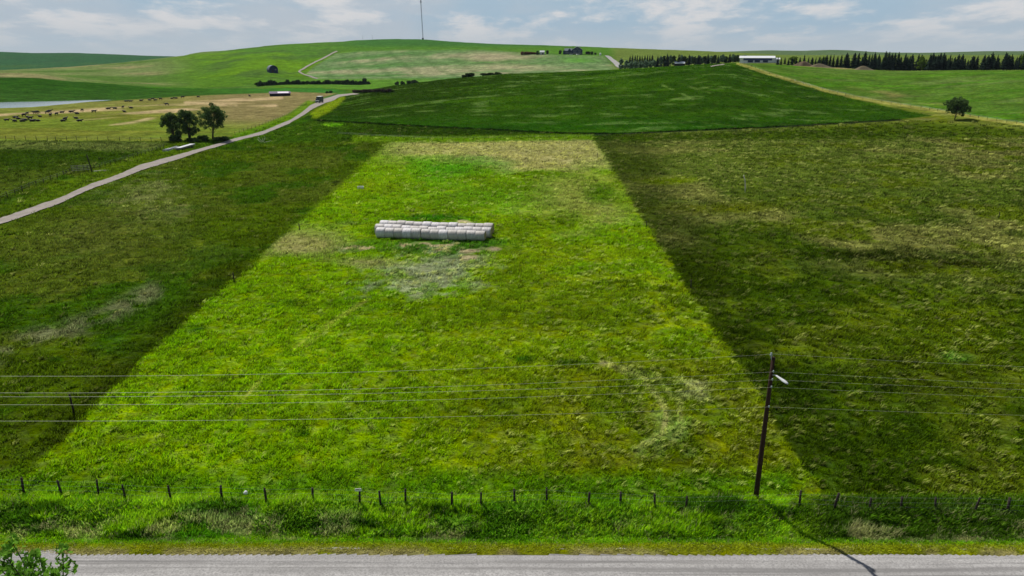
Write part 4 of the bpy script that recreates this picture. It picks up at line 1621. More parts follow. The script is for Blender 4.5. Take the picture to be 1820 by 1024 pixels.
def broad_tree(name, label, cat, loc, h, spread, seed, leafmat, group=None, leaf=0.34, per=150, clear=0.16, lean=0.0, clumps=26, multi=1):
    q = random.Random(seed)
    root = thing(name, label, cat, loc, 0, group)
    tr = MB()
    cents = []
    puffs = 0.62 if multi > 1 or clumps > 20 else 1.0
    for s in range(multi):
        off = Vector((q.uniform(-0.5, 0.5), q.uniform(-0.5, 0.5), 0)) * (0.8 if multi > 1 else 0)
        tilt = Vector((lean + q.uniform(-0.12, 0.12), q.uniform(-0.1, 0.1), 1))
        pts = limb(tr, off + Vector((0, 0, -0.3)), tilt, h * 0.82, 0.026 * h, 0.006 * h, MAT['bark'], q, 8, 0.10)
        nl = clumps // multi
        for k in range(nl):
            t = clear + (0.95 - clear) * (k + 0.5) / nl
            i = min(int(t * 4), 3)
            base = pts[i].lerp(pts[i + 1], t * 4 - i)
            ang = k * 2.4 + q.uniform(-0.5, 0.5)
            wd = spread * (math.sin(math.pi * min(1, 0.16 + 0.86 * t)) ** 0.7) * q.uniform(0.45, 1.0)
            d = Vector((math.cos(ang), math.sin(ang), 0.55 + 0.5 * q.random()))
            ln = wd / max(0.3, math.hypot(d.x, d.y)) * 0.9
            e = limb(tr, base, d, ln, 0.006 * h, 0.002 * h, MAT['bark'], q, 5, 0.2)
            cents.append((e[-1], spread * puffs * q.uniform(0.20, 0.36)))
            if puffs < 1:
                cents.append((e[-1] + Vector((q.uniform(-1, 1), q.uniform(-1, 1), q.uniform(-.5, .9))) * spread * 0.22, spread * q.uniform(0.10, 0.17)))
            if q.random() < 0.6:
                cents.append((e[-2] + Vector((q.uniform(-.4, .4), q.uniform(-.4, .4), q.uniform(-.3, .3))) * spread * 0.3, spread * puffs * q.uniform(0.15, 0.28)))
        cents.append((pts[-1] + Vector((0, 0, h * 0.04)), spread * 0.30 * puffs))
    tr.build('trunk', root, True)
    V, F = leaf_cloud(cents, per, leaf, 1.0, seed)
    link('crown', np_mesh('crown', V, F, leafmat), root)
    return root


for u, v, top, sp, sd, mu, lab in ((312, 250, 194, 5.4, 3, 3, 'bushy cottonwood, leftmost of the three beside the farm track'),
                                   (338, 250, 190, 5.2, 14, 3, 'dense cottonwood in the middle of the three beside the farm track'),
                                   (378, 249, 178, 6.6, 25, 1, 'tallest cottonwood with bare trunk, rightmost of the three beside the track')):
    p = P(u, v)
    broad_tree('cottonwood_tree', lab, 'tree', p, height_to(p, u, top), sp, sd, MAT['leaf_cotton'], 'cottonwoods beside the farm track', leaf=0.27, per=80,
               clear=0.10 if mu == 3 else 0.20, clumps=30, multi=mu)
p = P(1696, 213)
broad_tree('lone_tree', 'lone round-crowned tree by the fence of the right-hand field', 'tree', p, height_to(p, 1700, 173), 6.4, 52, MAT['leaf_cotton'], leaf=0.30, per=70,
           clear=0.16, clumps=40, lean=0.03)


def build_poplar():
    """the tree in front of the road whose top pokes into the picture"""
    base = Vector((-20.6, 24.2, float(gz(-20.6, 24.2))))
    root = thing('poplar_tree', 'green poplar crown poking up at the bottom left corner before the road', 'tree', base)
    q = random.Random(5)
    tr = MB()
    h = 6.6
    main = limb(tr, (0, 0, -0.3), (0.02, 0, 1), h, 0.13, 0.02, MAT['bark'], q, 8, 0.05)
    cents = []
    tips = [(20, 953, 1.0), (8, 975, .7), (46, 985, .6), (66, 976, .9), (108, 968, .9), (92, 1006, 1.1), (32, 1000, 1.0), (60, 1012, 0.9), (12, 1012, 1.1), (80, 1022, 1.1),
            (-14, 985, 1.0), (-30, 1000, 1.2), (98, 1030, 1.0), (50, 1040, 1.2), (20, 1040, 1.2), (-10, 1040, 1.2)]
    for (u, v, s) in tips:
        yy = 24.2 + q.uniform(-1.0, 1.0)
        dx, dy, dz = px_dir(u, v)
        t = yy / dy
        e = Vector((dx * t, yy, H + dz * t)) - base
        s0 = main[2].lerp(main[4], q.uniform(0, 0.7))
        mid = s0.lerp(e, 0.5) + Vector((0, 0, -0.5))
        tr.tube([s0, mid, e - Vector((0, 0, 0.5)), e], [0.05, 0.035, 0.02, 0.008], MAT['bark'], 5)
        for k in range(4):
            a = e - Vector((0, 0, 0.18 + 0.36 * k))
            cents.append((a + Vector((q.uniform(-.12, .12), q.uniform(-.12, .12), 0)), 0.30 * s + 0.05 * k))
    for k in range(26):
        a = q.uniform(0, 6.28)
        cents.append((Vector((1.6 * math.cos(a) * q.random(), 1.6 * math.sin(a) * q.random(), q.uniform(1.5, h - 1.2))), 0.55))
    tr.build('trunk', root, True)
    V, F = leaf_cloud(cents, 24, 0.14, 1.0, 77)
    link('crown', np_mesh('crown', V, F, MAT['leaf_poplar']), root)


build_poplar()


# spruces: a few shapes, many trees
def spruce_parts(seed):
    g = np.random.default_rng(seed)
    Vs, tri = [], []
    lay = 13
    for L in range(lay):
        t = L / (lay - 1)
        z0 = 0.09 + 0.87 * t
        R = (0.20 * (1 - t) ** 0.60 + 0.014) * g.uniform(0.78, 1.22)
        nb = int(13 - 6 * t)
        for k in range(nb):
            a = 2 * math.pi * (k + g.uniform(-.35, .35)) / nb + L
            r = R * g.uniform(0.65, 1.2)
            w = 0.045 * (1.15 - 0.7 * t) * g.uniform(0.8, 1.3)
            ca, sa = math.cos(a), math.sin(a)
            top = z0 + 0.06 * (1 - 0.4 * t)
            dz = -0.035 * g.uniform(0.3, 1.4)
            Vs += [(0.01 * ca, 0.01 * sa, top), (0.6 * r * ca - w * sa, 0.6 * r * sa + w * ca, z0 + dz * 0.3), (r * ca, r * sa, z0 + dz),
                   (0.6 * r * ca + w * sa, 0.6 * r * sa - w * ca, z0 + dz * 0.3)]
            Vs += [(0.25 * r * ca - w * sa * .7, 0.25 * r * sa + w * ca * .7, z0 + 0.02), (r * 0.95 * ca, r * 0.95 * sa, z0 + dz - 0.012),
                   (0.7 * r * ca + 0.0, 0.7 * r * sa, z0 - 0.055), (0.25 * r * ca + w * sa * .7, 0.25 * r * sa - w * ca * .7, z0 - 0.03)]
    Vs += [(0, 0, 1.0), (0.012, 0, 0.93), (0, 0.012, 0.9), (-0.012, 0, 0.93)]
    V = np.array(Vs)
    crown = np_mesh('crown', V, np.arange(len(V)).reshape(-1, 4), MAT['needle'])
    mb = MB()
    mb.tube([(0, 0, -0.03), (0, 0, 0.5), (0, 0, 0.96)], [0.020, 0.012, 0.003], MAT['bark'], 6)
    return crown, mb.mesh('trunk', True)


SPR = [spruce_parts(100 + k) for k in range(6)]


def spruce(u, D, vtop, label, group, wide=1.0, vb=None):
    p = at(u, D, 115)
    h = height_to(p, u, vtop)
    root = thing('spruce_tree', label, 'tree', p, rnd.uniform(0, 6.28), group)
    c, t = SPR[rnd.randrange(6)]
    link('crown', c, root)
    link('trunk', t, root)
    wide *= rnd.choice((0.8, 1.0, 1.15, 1.35, 1.6))
    root.scale = (h * wide, h * wide, h)
    root.rotation_euler = (rnd.uniform(-.03, .03), rnd.uniform(-.03, .03), root.rotation_euler[2])
    return root


def build_spruces():
    g = 'spruces of the right-hand shelter belt'
    k = 0
    u = 1382.0
    while u < 1500:                                   # low row behind the earth heaps
        k += 1
        spruce(u, 610 + rnd.uniform(-6, 6), 99.5 + rnd.uniform(-2, 3.0) - (u - 1382) * 0.012, 'dark spruce, %s from the white building in the row behind the earth heaps' % nth(k), g, 0.95)
        u += rnd.uniform(5.6, 7.6)
    k = 0
    u = 1504.0
    while u < 1826:                                   # the tall front row along the field
        if not (1633 < u < 1647):
            k += 1
            base = 93 if (u < 1632 or u > 1740) else 98
            spruce(u, 575 + rnd.uniform(-4, 4), base + 1 + 14 * (float(fbm(np.array([u / 26.0]), np.array([3.3]), 801, 2)[0]) - 0.5) + rnd.choice((-3, -1, 0, 1, 4, 8)) + rnd.uniform(-1, 1), 'dark spruce, %s from the left in the tall front row above the field' % nth(k), g, 1.05)
        u += rnd.choice((5.0, 6.5, 8.0, 9.0, 11.0, 13.0))
    k = 0
    u = 1508.0
    while u < 1826:                                   # behind it
        k += 1
        spruce(u, 598 + rnd.uniform(-5, 5), 97 + 12 * (float(fbm(np.array([u / 22.0]), np.array([8.1]), 802, 2)[0]) - 0.5) + rnd.uniform(-4, 6), 'dark spruce top, %s from the left in the row standing behind the front row' % nth(k), g, 1.0)
        u += rnd.choice((5.0, 7.0, 9.0, 12.0))
    # fresh green broadleaf trees among them
    for n, (u, top, lab) in enumerate(((1556, 101, 'pale green leafy tree behind the left part of the spruce belt'),
                                       (1638, 98, 'bright green leafy tree in the gap of the spruce belt'),
                                       (1758, 96, 'bright yellow-green tree between the spruces near the right edge'),
                                       (1818, 92, 'bright green tree at the right edge among the spruces'),
                                       (1410, 99, 'fresh green tree behind the low spruce row beside the white building'),
                                       (1462, 101, 'pale green tree behind the low spruce row above the earth heap'))):
        p = at(u, 588 if n in (1, 2, 3) else 622, 115)
        broad_tree('leafy_tree', lab, 'tree', p, height_to(p, u, top), 4.0, 60 + n, MAT['leaf_bright'], 'leafy trees in the shelter belt', leaf=0.7, per=40, clear=0.12, clumps=14)
    # the wood behind the near hill
    g2 = 'trees of the wood behind the dark green hill'
    k = 0
    for u in np.arange(1119, 1160, 4.4):
        k += 1
        spruce(u, 800, 97.5 + rnd.uniform(-1, 1.5), 'slim dark spruce, %s from the left in the row right of the hill road' % nth(k), g2, 0.8)
    k = 0
    u = 1104
    while u < 1172:
        k += 1
        p = at(u, 720 + rnd.uniform(-15, 15), 118)
        broad_tree('willow_tree', 'grey-green bushy tree, %s from the left in front of the slim spruces' % nth(k), 'tree', p,
                   max(5, height_to(p, u, 106.5 + rnd.uniform(-2, 2) - max(0, 1115 - u) * 0.5)), 4.2, 200 + k, MAT['leaf_blue'], g2, leaf=0.8, per=42, clear=0.05, clumps=12)
        u += 8.5
    k = 0
    u = 1168
    while u < 1322:
        k += 1
        p = at(u, 700 + rnd.uniform(-10, 25) - (u - 1168) * 0.1, 113)
        tv = 97.0 + rnd.uniform(-1.8, 2.6)
        if k % 3 == 1:
            spruce(u, 690, tv, 'dark spruce, tree number %d from the left between slim spruces and white building' % k, g2, 1.15)
        else:
            broad_tree('leafy_tree', 'dark leafy tree, tree number %d from the left between slim spruces and white building' % k, 'tree', p, height_to(p, u, tv), 3.6, 300 + k,
                       (MAT['leaf_dark'], MAT['leaf_cotton'], MAT['leaf_blue'])[k % 3], g2, leaf=0.8, per=40, clear=0.08, clumps=12)
        u += rnd.uniform(5.0, 7.5)


build_spruces()


# shrubs
def shrub_mesh(seed, mat, leaf=0.16, n=9, per=60):
    q = random.Random(seed)
    cents = [((q.uniform(-.32, .32), q.uniform(-.32, .32), q.uniform(.15, .72)), q.uniform(.16, .32)) for _ in range(n)]
    V, F = leaf_cloud(cents, per, leaf, 1.0, seed)
    V[:, 2] = np.maximum(V[:, 2], -0.05)
    return np_mesh('shrub', V, F, mat)


SH = {k: [shrub_mesh(500 + s, MAT[k]) for s in range(4)] for k in ('leaf_dark', 'leaf_brown', 'leaf_rust', 'leaf_blue', 'leaf_cotton')}


def shrub(p, w, h, mat, label, group=None, name='shrub'):
    o = link(name, SH[mat][rnd.randrange(4)], None, p)
    o.scale = (w, w, h)
    o.rotation_euler = (0, 0, rnd.uniform(0, 6.28))
    return tag(o, label, 'shrub', group)


k = 0
u = 459.0
while u < 658:
    k += 1
    p = at(u, 742 + (458 - u) * 0.02, 150)
    shrub(p, rnd.uniform(3.8, 6.2), rnd.uniform(2.6, 5.6) * (1.25 if u > 640 else 1), 'leaf_dark', 'dark hedge bush, %s from the left in the hedgerow at the hill foot' % nth(k), 'bushes of the hedgerow')
    u += rnd.uniform(4.4, 6.4)
for n, (u, s) in enumerate(((705, 4), (716, 4.4), (727, 4.6), (733, 4.8), (740, 5.2), (761, 3))):
    p = at(u, 700, 150)
    shrub(p, s, s * 0.85, 'leaf_dark', 'dark bush, %s from the left in the short row right of the long hedgerow' % nth(n + 1), 'bushes right of the hedgerow')
for n, (u, w, hv) in enumerate(((833, 8, 129), (828, 5, 132), (864, 8, 130), (874, 7, 129.5), (885, 7, 130))):
    p = at(u, 496, 134)
    shrub(p, w * 0.9, max(2.0, height_to(p, u, hv)), 'leaf_dark', 'dark green bush, %s from the left on the crest of the near hill' % nth(n + 1), 'bushes on the hill crest')
for n in range(12):
    u = 632 + 5.6 * n
    p = P(u, 164.5 - 0.10 * n)
    shrub(p, rnd.uniform(3.5, 5.0), rnd.uniform(1.4, 2.2), 'leaf_brown', 'bare brown bush, %s from the left where the farm track meets the hill' % nth(n + 1), 'brown bushes at the track end')
for n, u in enumerate((929, 935, 941, 947, 952)):
    p = at(u, 1015, 97)
    shrub(p, 7.0, 4.6 - 0.5 * n, 'leaf_rust', 'rust-red bush, %s from the left on the slope left of the dark house' % nth(n + 1), 'rust-red bushes by the house')
for n, (u, w) in enumerate(((956, 5), (973, 4.5), (995, 5))):
    p = at(u, 1005, 97)
    shrub(p, w, 5.5, 'leaf_dark', ('small dark tree beside the pale shed on the hill', 'dark tree just right of the pale shed on the hill', 'dark tree at the left wall of the dark house')[n])
for n, (u, w, h) in enumerate(((1042, 5, 4.2), (1047, 4, 4.6), (1052, 5, 4.6), (1058, 4, 3))):
    p = at(u, 1000, 97)
    shrub(p, w, h, 'leaf_dark', 'dark shrub, %s to the right of the dark house on the hill' % nth(n + 1), 'shrubs right of the house')
for n, (u, v, s) in enumerate(((588, 165.5, 3.2), (582, 165.5, 2.6))):
    shrub(P(u, v), s, s * 0.55, 'leaf_dark', ('low dark bush at the far bend of the farm track', 'smaller dark bush left of the far track bend')[n])
for n, (u, v, w, h) in enumerate(((365, 251, 5.0, 2.2), (345, 253, 4.0, 1.8), (312, 252, 4.0, 2.6), (395, 250, 4.5, 1.6))):
    shrub(P(u, v), w, h, 'leaf_cotton', ('dark undergrowth between the middle and the tallest cottonwood', 'low undergrowth below the middle cottonwood',
                                       'undergrowth at the foot of the leftmost cottonwood', 'undergrowth right of the tallest cottonwood')[n], 'undergrowth below the cottonwoods')


# ------------------------------------------------------------------ cattle
def animal_mesh(name, joints, edges, radii, levels=2):
    me = bpy.data.meshes.new(name)
    me.from_pydata(joints, edges, [])
    o = bpy.data.objects.new(name, me)
    COL.objects.link(o)
    sk = o.modifiers.new('skin', 'SKIN')
    for i, r in enumerate(radii):
        d = me.skin_vertices[0].data[i]
        d.radius = r if isinstance(r, tuple) else (r, r)
    me.skin_vertices[0].data[0].use_root = True
    ss = o.modifiers.new('sub', 'SUBSURF')
    ss.levels = ss.render_levels = levels
    dg = bpy.context.evaluated_depsgraph_get()
    out = bpy.data.meshes.new_from_object(o.evaluated_get(dg))
    bpy.data.objects.remove(o)
    out.name = name
    out.materials.clear()
    out.materials.append(MAT['hide'])
    out.polygons.foreach_set('use_smooth', [True] * len(out.polygons))
    return out


def cow_mesh(pose):
    lie = pose == 'lying'
    b = 0.55 if lie else 1.05                          # barrel height
    J = [(0, 0, b), (0.65, 0, b + 0.04), (0.95, 0, b + 0.10), (-0.6, 0, b + 0.06), (-0.9, 0, b + 0.05)]
    R = [(0.36, 0.42), (0.33, 0.40), (0.22, 0.27), (0.32, 0.38), (0.18, 0.22)]
    E = [(0, 1), (1, 2), (0, 3), (3, 4)]

    def add(p, r, par):
        J.append(p)
        R.append(r)
        E.append((par, len(J) - 1))
        return len(J) - 1
    if pose == 'grazing':
        n = add((1.25, 0, b - 0.22), 0.16, 2)
        hd = add((1.50, 0.0, b - 0.68), 0.13, n)
        add((1.72, 0, b - 0.95), 0.085, hd)
        top = hd
    else:
        n = add((1.28, 0, b + 0.30), 0.16, 2)
        hd = add((1.52, 0, b + 0.42), 0.135, n)
        add((1.85, 0, b + 0.22), 0.085, hd)
        top = hd
    p = J[top]
    for s in (-1, 1):
        add((p[0] - 0.04, s * 0.26, p[2] + 0.06), 0.035, top)
    tl = add((-1.06, 0, b + 0.10), 0.05, 4)
    t2 = add((-1.14, 0, b - 0.30), 0.03, tl)
    add((-1.12, 0, b - (0.5 if lie else 0.72)), 0.045, t2)
    for s in (-1, 1):
        if lie:
            k = add((0.72, s * 0.34, 0.24), 0.11, 1)
            k2 = add((1.05, s * 0.30, 0.12), 0.075, k)
            add((0.72, s * 0.36, 0.07), 0.06, k2)
            k = add((-0.50, s * 0.42, 0.26), 0.15, 3)
            k2 = add((-0.10, s * 0.52, 0.16), 0.09, k)
            add((-0.55, s * 0.56, 0.07), 0.06, k2)
        else:
            k = add((0.70, s * 0.20, 0.72), 0.12, 1)
            k2 = add((0.73 + 0.05 * s, s * 0.20, 0.40), 0.075, k)
            add((0.70 + 0.05 * s, s * 0.20, 0.04), 0.065, k2)
            k = add((-0.62, s * 0.22, 0.78), 0.16, 3)
            k2 = add((-0.84 + 0.06 * s, s * 0.21, 0.46), 0.08, k)
            add((-0.74 + 0.06 * s, s * 0.21, 0.04), 0.065, k2)
    return animal_mesh('cow', J, E, R)


def build_cows():
    M = {k: cow_mesh(k) for k in ('standing', 'grazing', 'lying')}
    A = [(115, 352, 'L', 20), (275, 303, 'L', 20), (335, 330, 'L', 160), (270, 370, 'L', 170), (400, 372, 'L', 10), (455, 352, 'L', 190), (435, 280, 'S', 80),
         (510, 298, 'L', 160), (545, 335, 'S', 70), (575, 368, 'L', 0), (605, 360, 'L', 190), (690, 364, 'L', 170), (490, 245, 'S', 90), (635, 232, 'S', 200),
         (665, 226, 'G', 70), (725, 287, 'L', 160), (855, 226, 'G', 30), (890, 205, 'S', 40), (910, 277, 'S', 100), (1020, 256, 'S', 85), (1110, 212, 'L', 0),
         (1280, 203, 'L', 20), (1175, 350, 'S', 80), (1130, 366, 'L', 15), (1375, 318, 'L', 170), (1425, 368, 'L', 20), (1390, 234, 'L', 165), (1485, 184, 'G', 150),
         (1690, 212, 'S', 10)]
    B = [(875, 612, 'L', 30), (932, 609, 'L', 190), (995, 604, 'S', 90), (1008, 636, 'L', 150), (1063, 606, 'L', 170), (1020, 551, 'L', 20), (1055, 551, 'L', 10),
         (1140, 545, 'L', 0), (1210, 541, 'L', 160), (1235, 538, 'S', 20), (1255, 541, 'L', 30), (1300, 536, 'S', 170), (1390, 528, 'L', 0), (1425, 526, 'L', 180),
         (1478, 523, 'S', 10), (1350, 581, 'S', 190)]
    L = [(x / 10.11, 180 + y / 10.11, k, a) for x, y, k, a in A] + [(x / 4.55, 60 + y / 4.55, k, a) for x, y, k, a in B] + [(444, 172.6, 'S', 140), (352, 173.0, 'L', 0)]
    full = {'S': 'standing', 'G': 'grazing', 'L': 'lying'}
    zones = [('in the tight group', lambda u, v: u < 74 and v > 206.5), ('on the pale path', lambda u, v: u < 92 and v <= 206.5),
             ('scattered below the pond', lambda u, v: u < 150), ('right of the pond tip', lambda u, v: u < 245 and v > 185), ('along the far meadow edge', lambda u, v: True)]
    count = {}
    for u, v, k, a in sorted(L):
        zn = next(z for z, f in zones if f(u, v))
        key = (zn, k)
        count[key] = count.get(key, 0) + 1
        lab = '%s black cow, %s %s one from the left %s' % (full[k], nth(count[key]), full[k], zn)
        o = link('cow', M[full[k]], None, P(u, v))
        o.rotation_euler = (0, 0, math.radians(a))
        q = rnd.uniform(0.95, 1.1)
        o.scale = (q, q, q)
        tag(o, lab, 'cow', 'black cattle on the left flat')


build_cows()


# ------------------------------------------------------------------ buildings
def face_rz(p):
    """turn a thing so that its -Y side looks towards the camera"""
    return -math.atan2(p.x, p.y)


def gable(root, name, c, w, d, hw, hr, wall, roof, along='x', over=0.5):
    """walls and a gabled roof; ridge along x or y; c = centre of its floor"""
    x, y, z = c
    mb = MB()
    mb.box((x, y, z + hw / 2 - 0.5), (w, d, hw + 1), wall)
    if along == 'y':
        mb.prism([(-w / 2, 0, 0), (w / 2, 0, 0), (0, 0, hr)], (x, y - d / 2 + 0.003, z + hw), (x, y + d / 2 - 0.003, z + hw), wall)
    else:
        mb.prism([(0, -d / 2, 0), (0, d / 2, 0), (0, 0, hr)], (x - w / 2 + 0.003, y, z + hw), (x + w / 2 - 0.003, y, z + hw), wall)
    mb.build('wall', root)
    rf = MB()
    t = 0.22
    if along == 'y':
        for s in (-1, 1):
            e = Vector((s * (w / 2 + over), 0, -over * hr / (w / 2)))
            rf.prism([(0, 0, hr + 0.02), tuple(e + Vector((0, 0, 0.02))), tuple(e + Vector((0, 0, t))), (0, 0, hr + t)], (x, y - d / 2 - over, z + hw), (x, y + d / 2 + over, z + hw), roof)
    else:
        for s in (-1, 1):
            e = Vector((0, s * (d / 2 + over), -over * hr / (d / 2)))
            rf.prism([(0, 0, hr + 0.02), tuple(e + Vector((0, 0, 0.02))), tuple(e + Vector((0, 0, t))), (0, 0, hr + t)], (x - w / 2 - over, y, z + hw), (x + w / 2 + over, y, z + hw), roof)
    return rf.build('roof', root)


def window(root, c, w, h, frame='white'):
    f = MB()
    x, y, z = c
    for dx, dz, sw, sh in ((0, h / 2, w + .2, .12), (0, -h / 2, w + .2, .12), (-w / 2, 0, .12, h - .12), (w / 2, 0, .12, h - .12)):
        f.box((x + dx, y - 0.04, z + dz), (sw, 0.08, sh), MAT[frame])
    fo = f.build('window', root)
    g = MB()
    g.box((x, y - 0.012, z), (w - .12, 0.02, h - .12), MAT['glass'])
    g.build('pane', fo)


def build_house():
    p = at(1019, 1000, 97)
    root = thing('farmhouse', 'large dark navy house with gables and pale roof edges on the hill', 'house', p, face_rz(p))
    root.scale = (0.95, 0.95, 0.95)
    rf = gable(root, 'main', (5.5, 0, 0), 15, 11, 6.4, 4.4, MAT['navy'], MAT['navy_roof'], 'y', 0.8)
    ch = MB()
    ch.box((9.4, 2, 9.0), (1.0, 1.0, 3.4), MAT['greywood'])
    ch.build('chimney', rf)
    gable(root, 'wing', (-7.2, 1, 0), 10.4, 9, 4.9, 3.0, MAT['navy'], MAT['navy_roof'], 'x', 0.7)
    gable(root, 'dormer', (-5.6, -3.7, 3.6), 4.0, 3.4, 1.8, 2.2, MAT['navy'], MAT['navy_roof'], 'y', 0.4)
    gable(root, 'side', (-13.7, 0.4, 0), 2.6, 7, 4.0, 2.0, MAT['navy'], MAT['navy_roof'], 'y', 0.4)
    tr = MB()                                            # pale verge boards of the big gable
    for s in (-1, 1):
        a, b = Vector((5.5, -6.36, 10.75)), Vector((5.5 + s * 8.3, -6.36, 5.88))
        d = (b - a)
        R = Matrix.Rotation(-math.atan2(d.z, d.x), 3, 'Y')
        tr.box((a + b) / 2, (d.length, 0.12, 0.42), MAT['white'], R=R)
    tr.build('verge_board', root)
    for x in (0.8, 3.6, 7.4, 10.2):
        window(root, (x, -5.503, 1.9), 1.7, 1.9)
        window(root, (x, -5.503, 4.9), 1.5, 1.5)
    window(root, (5.5, -5.503, 8.0), 1.8, 1.8)
    for x in (-10.2, -7.4, -4.2):
        window(root, (x, -3.503, 2.2), 1.6, 1.6)
    d = MB()
    d.box((-1.95, -1.8, 1.3), (0.1, 1.2, 2.2), MAT['white'])
    d.build('door', root)
    dk = MB()
    dk.box((4, -8.2, 0.5), (18, 3.6, 0.3), MAT['greywood'])
    for x in np.linspace(-4.6, 12.6, 9):
        dk.box((x, -9.8, 0.9 - 0.2), (0.14, 0.14, 1.6), MAT['greywood'])
    dk.box((4, -9.8, 1.55), (18, 0.12, 0.1), MAT['greywood'])
    dk.build('deck', root)
    # pale shed, parked car and white tank near the house
    q = at(963.5, 1003, 97)
    sh = thing('garden_shed', 'small pale shed left of the dark house on the hill', 'shed', q, face_rz(q))
    gable(sh, 's', (0, 0, 0), 6.2, 5, 3.2, 1.8, MAT['steel'], MAT['whiteroof'], 'x', 0.3)
    dd = MB()
    dd.box((1.0, -2.53, 1.1), (1.6, 0.05, 2.2), MAT['black'])
    dd.build('door', sh)
    q = at(1015, 985, 98)
    car('white car parked in front of the dark house on the hill', q, face_rz(q), MAT['white'])
    q = at(1027, 983, 98)
    car('second white car parked in front of the dark house, to the right', q, face_rz(q) + 0.4, MAT['white'])
    q = at(1067, 990, 98)
    mb = MB()
    mb.tube([(0, 0, -0.2), (0, 0, 0.1), (0, 0, 2.6), (0, 0, 3.0), (0, 0, 3.3)], [1.1, 1.25, 1.25, 0.9, 0.2], MAT['white'], 16)
    t = tag(mb.build('water_tank', None, False, q), 'white upright tank beside the top of the hill road', 'tank')


def car(label, loc, rz, paint_):
    root = thing('parked_car', label, 'car', loc, rz)
    mb = MB()
    prof = [(-2.2, .35), (2.2, .35), (2.25, .75), (1.3, .95), (.7, 1.45), (-1.3, 1.5), (-2.0, 1.0), (-2.25, .8)]
    mb.prism([(x, 0, z) for x, z in prof], (0, -.85, 0), (0, .85, 0), paint_)
    mb.build('body', root)
    g = MB()
    g.prism([(x, 0, z) for x, z in ((1.05, 1.0), (.62, 1.38), (-1.2, 1.42), (-1.7, 1.0))], (0, -.86, 0), (0, .86, 0), MAT['glass'])
    g.build('window', root)
    for x in (-1.35, 1.35):
        for s in (-1, 1):
            w = MB()
            w.tube([(x, s * .72, .34), (x, s * .92, .34)], .34, MAT['rubber'], 14)
            wo = w.build('wheel', root, False)
            r = MB()
            r.tube([(x, s * .90, .34), (x, s * .935, .34)], .19, MAT['steel'], 10)
            r.build('rim', wo)


build_house()


def build_white_building():
    p = at(1345, 636, 109)
    root = thing('machine_shed', 'long white metal building with dark blue shade band painted on its front between wood and spruces', 'building', p, face_rz(p))
    W, Dp = 27.0, 14.0
    gable(root, 'm', (0, 0, 0), W, Dp, 3.6, 1.5, MAT['white'], MAT['whiteroof'], 'x', 0.7)
    mb = MB()
    mb.box((0.6, -7.03, 2.55), (22.5, 0.05, 1.6), MAT['blueshade'])  # dark blue sheet painted in for the shade of an open front
    mb.build('shade_band', root)
    for x, w in ((-5.0, 4.2), (0.4, 4.2), (6.8, 4.0)):
        d = MB()
        d.box((x, -7.065, 0.95), (w, 0.04, 1.5), MAT['navy'])
        d.build('door', root)
    gable(root, 'annex', (15.6, -0.5, 0), 4.2, 9, 2.6, 1.0, MAT['white'], MAT['whiteroof'], 'x', 0.4)
    q = at(1208, 690, 114)
    s = thing('small_shed', 'small white-roofed shed in front of the wood', 'shed', q, face_rz(q))
    gable(s, 's', (0, 0, 0), 9, 5, 2.4, 1.6, MAT['darkshed'], MAT['whiteroof'], 'x', 0.3)
    d = MB()
    d.box((0, -2.53, 1.0), (1.6, 0.05, 2.0), MAT['black'])
    d.build('door', s)


build_white_building()


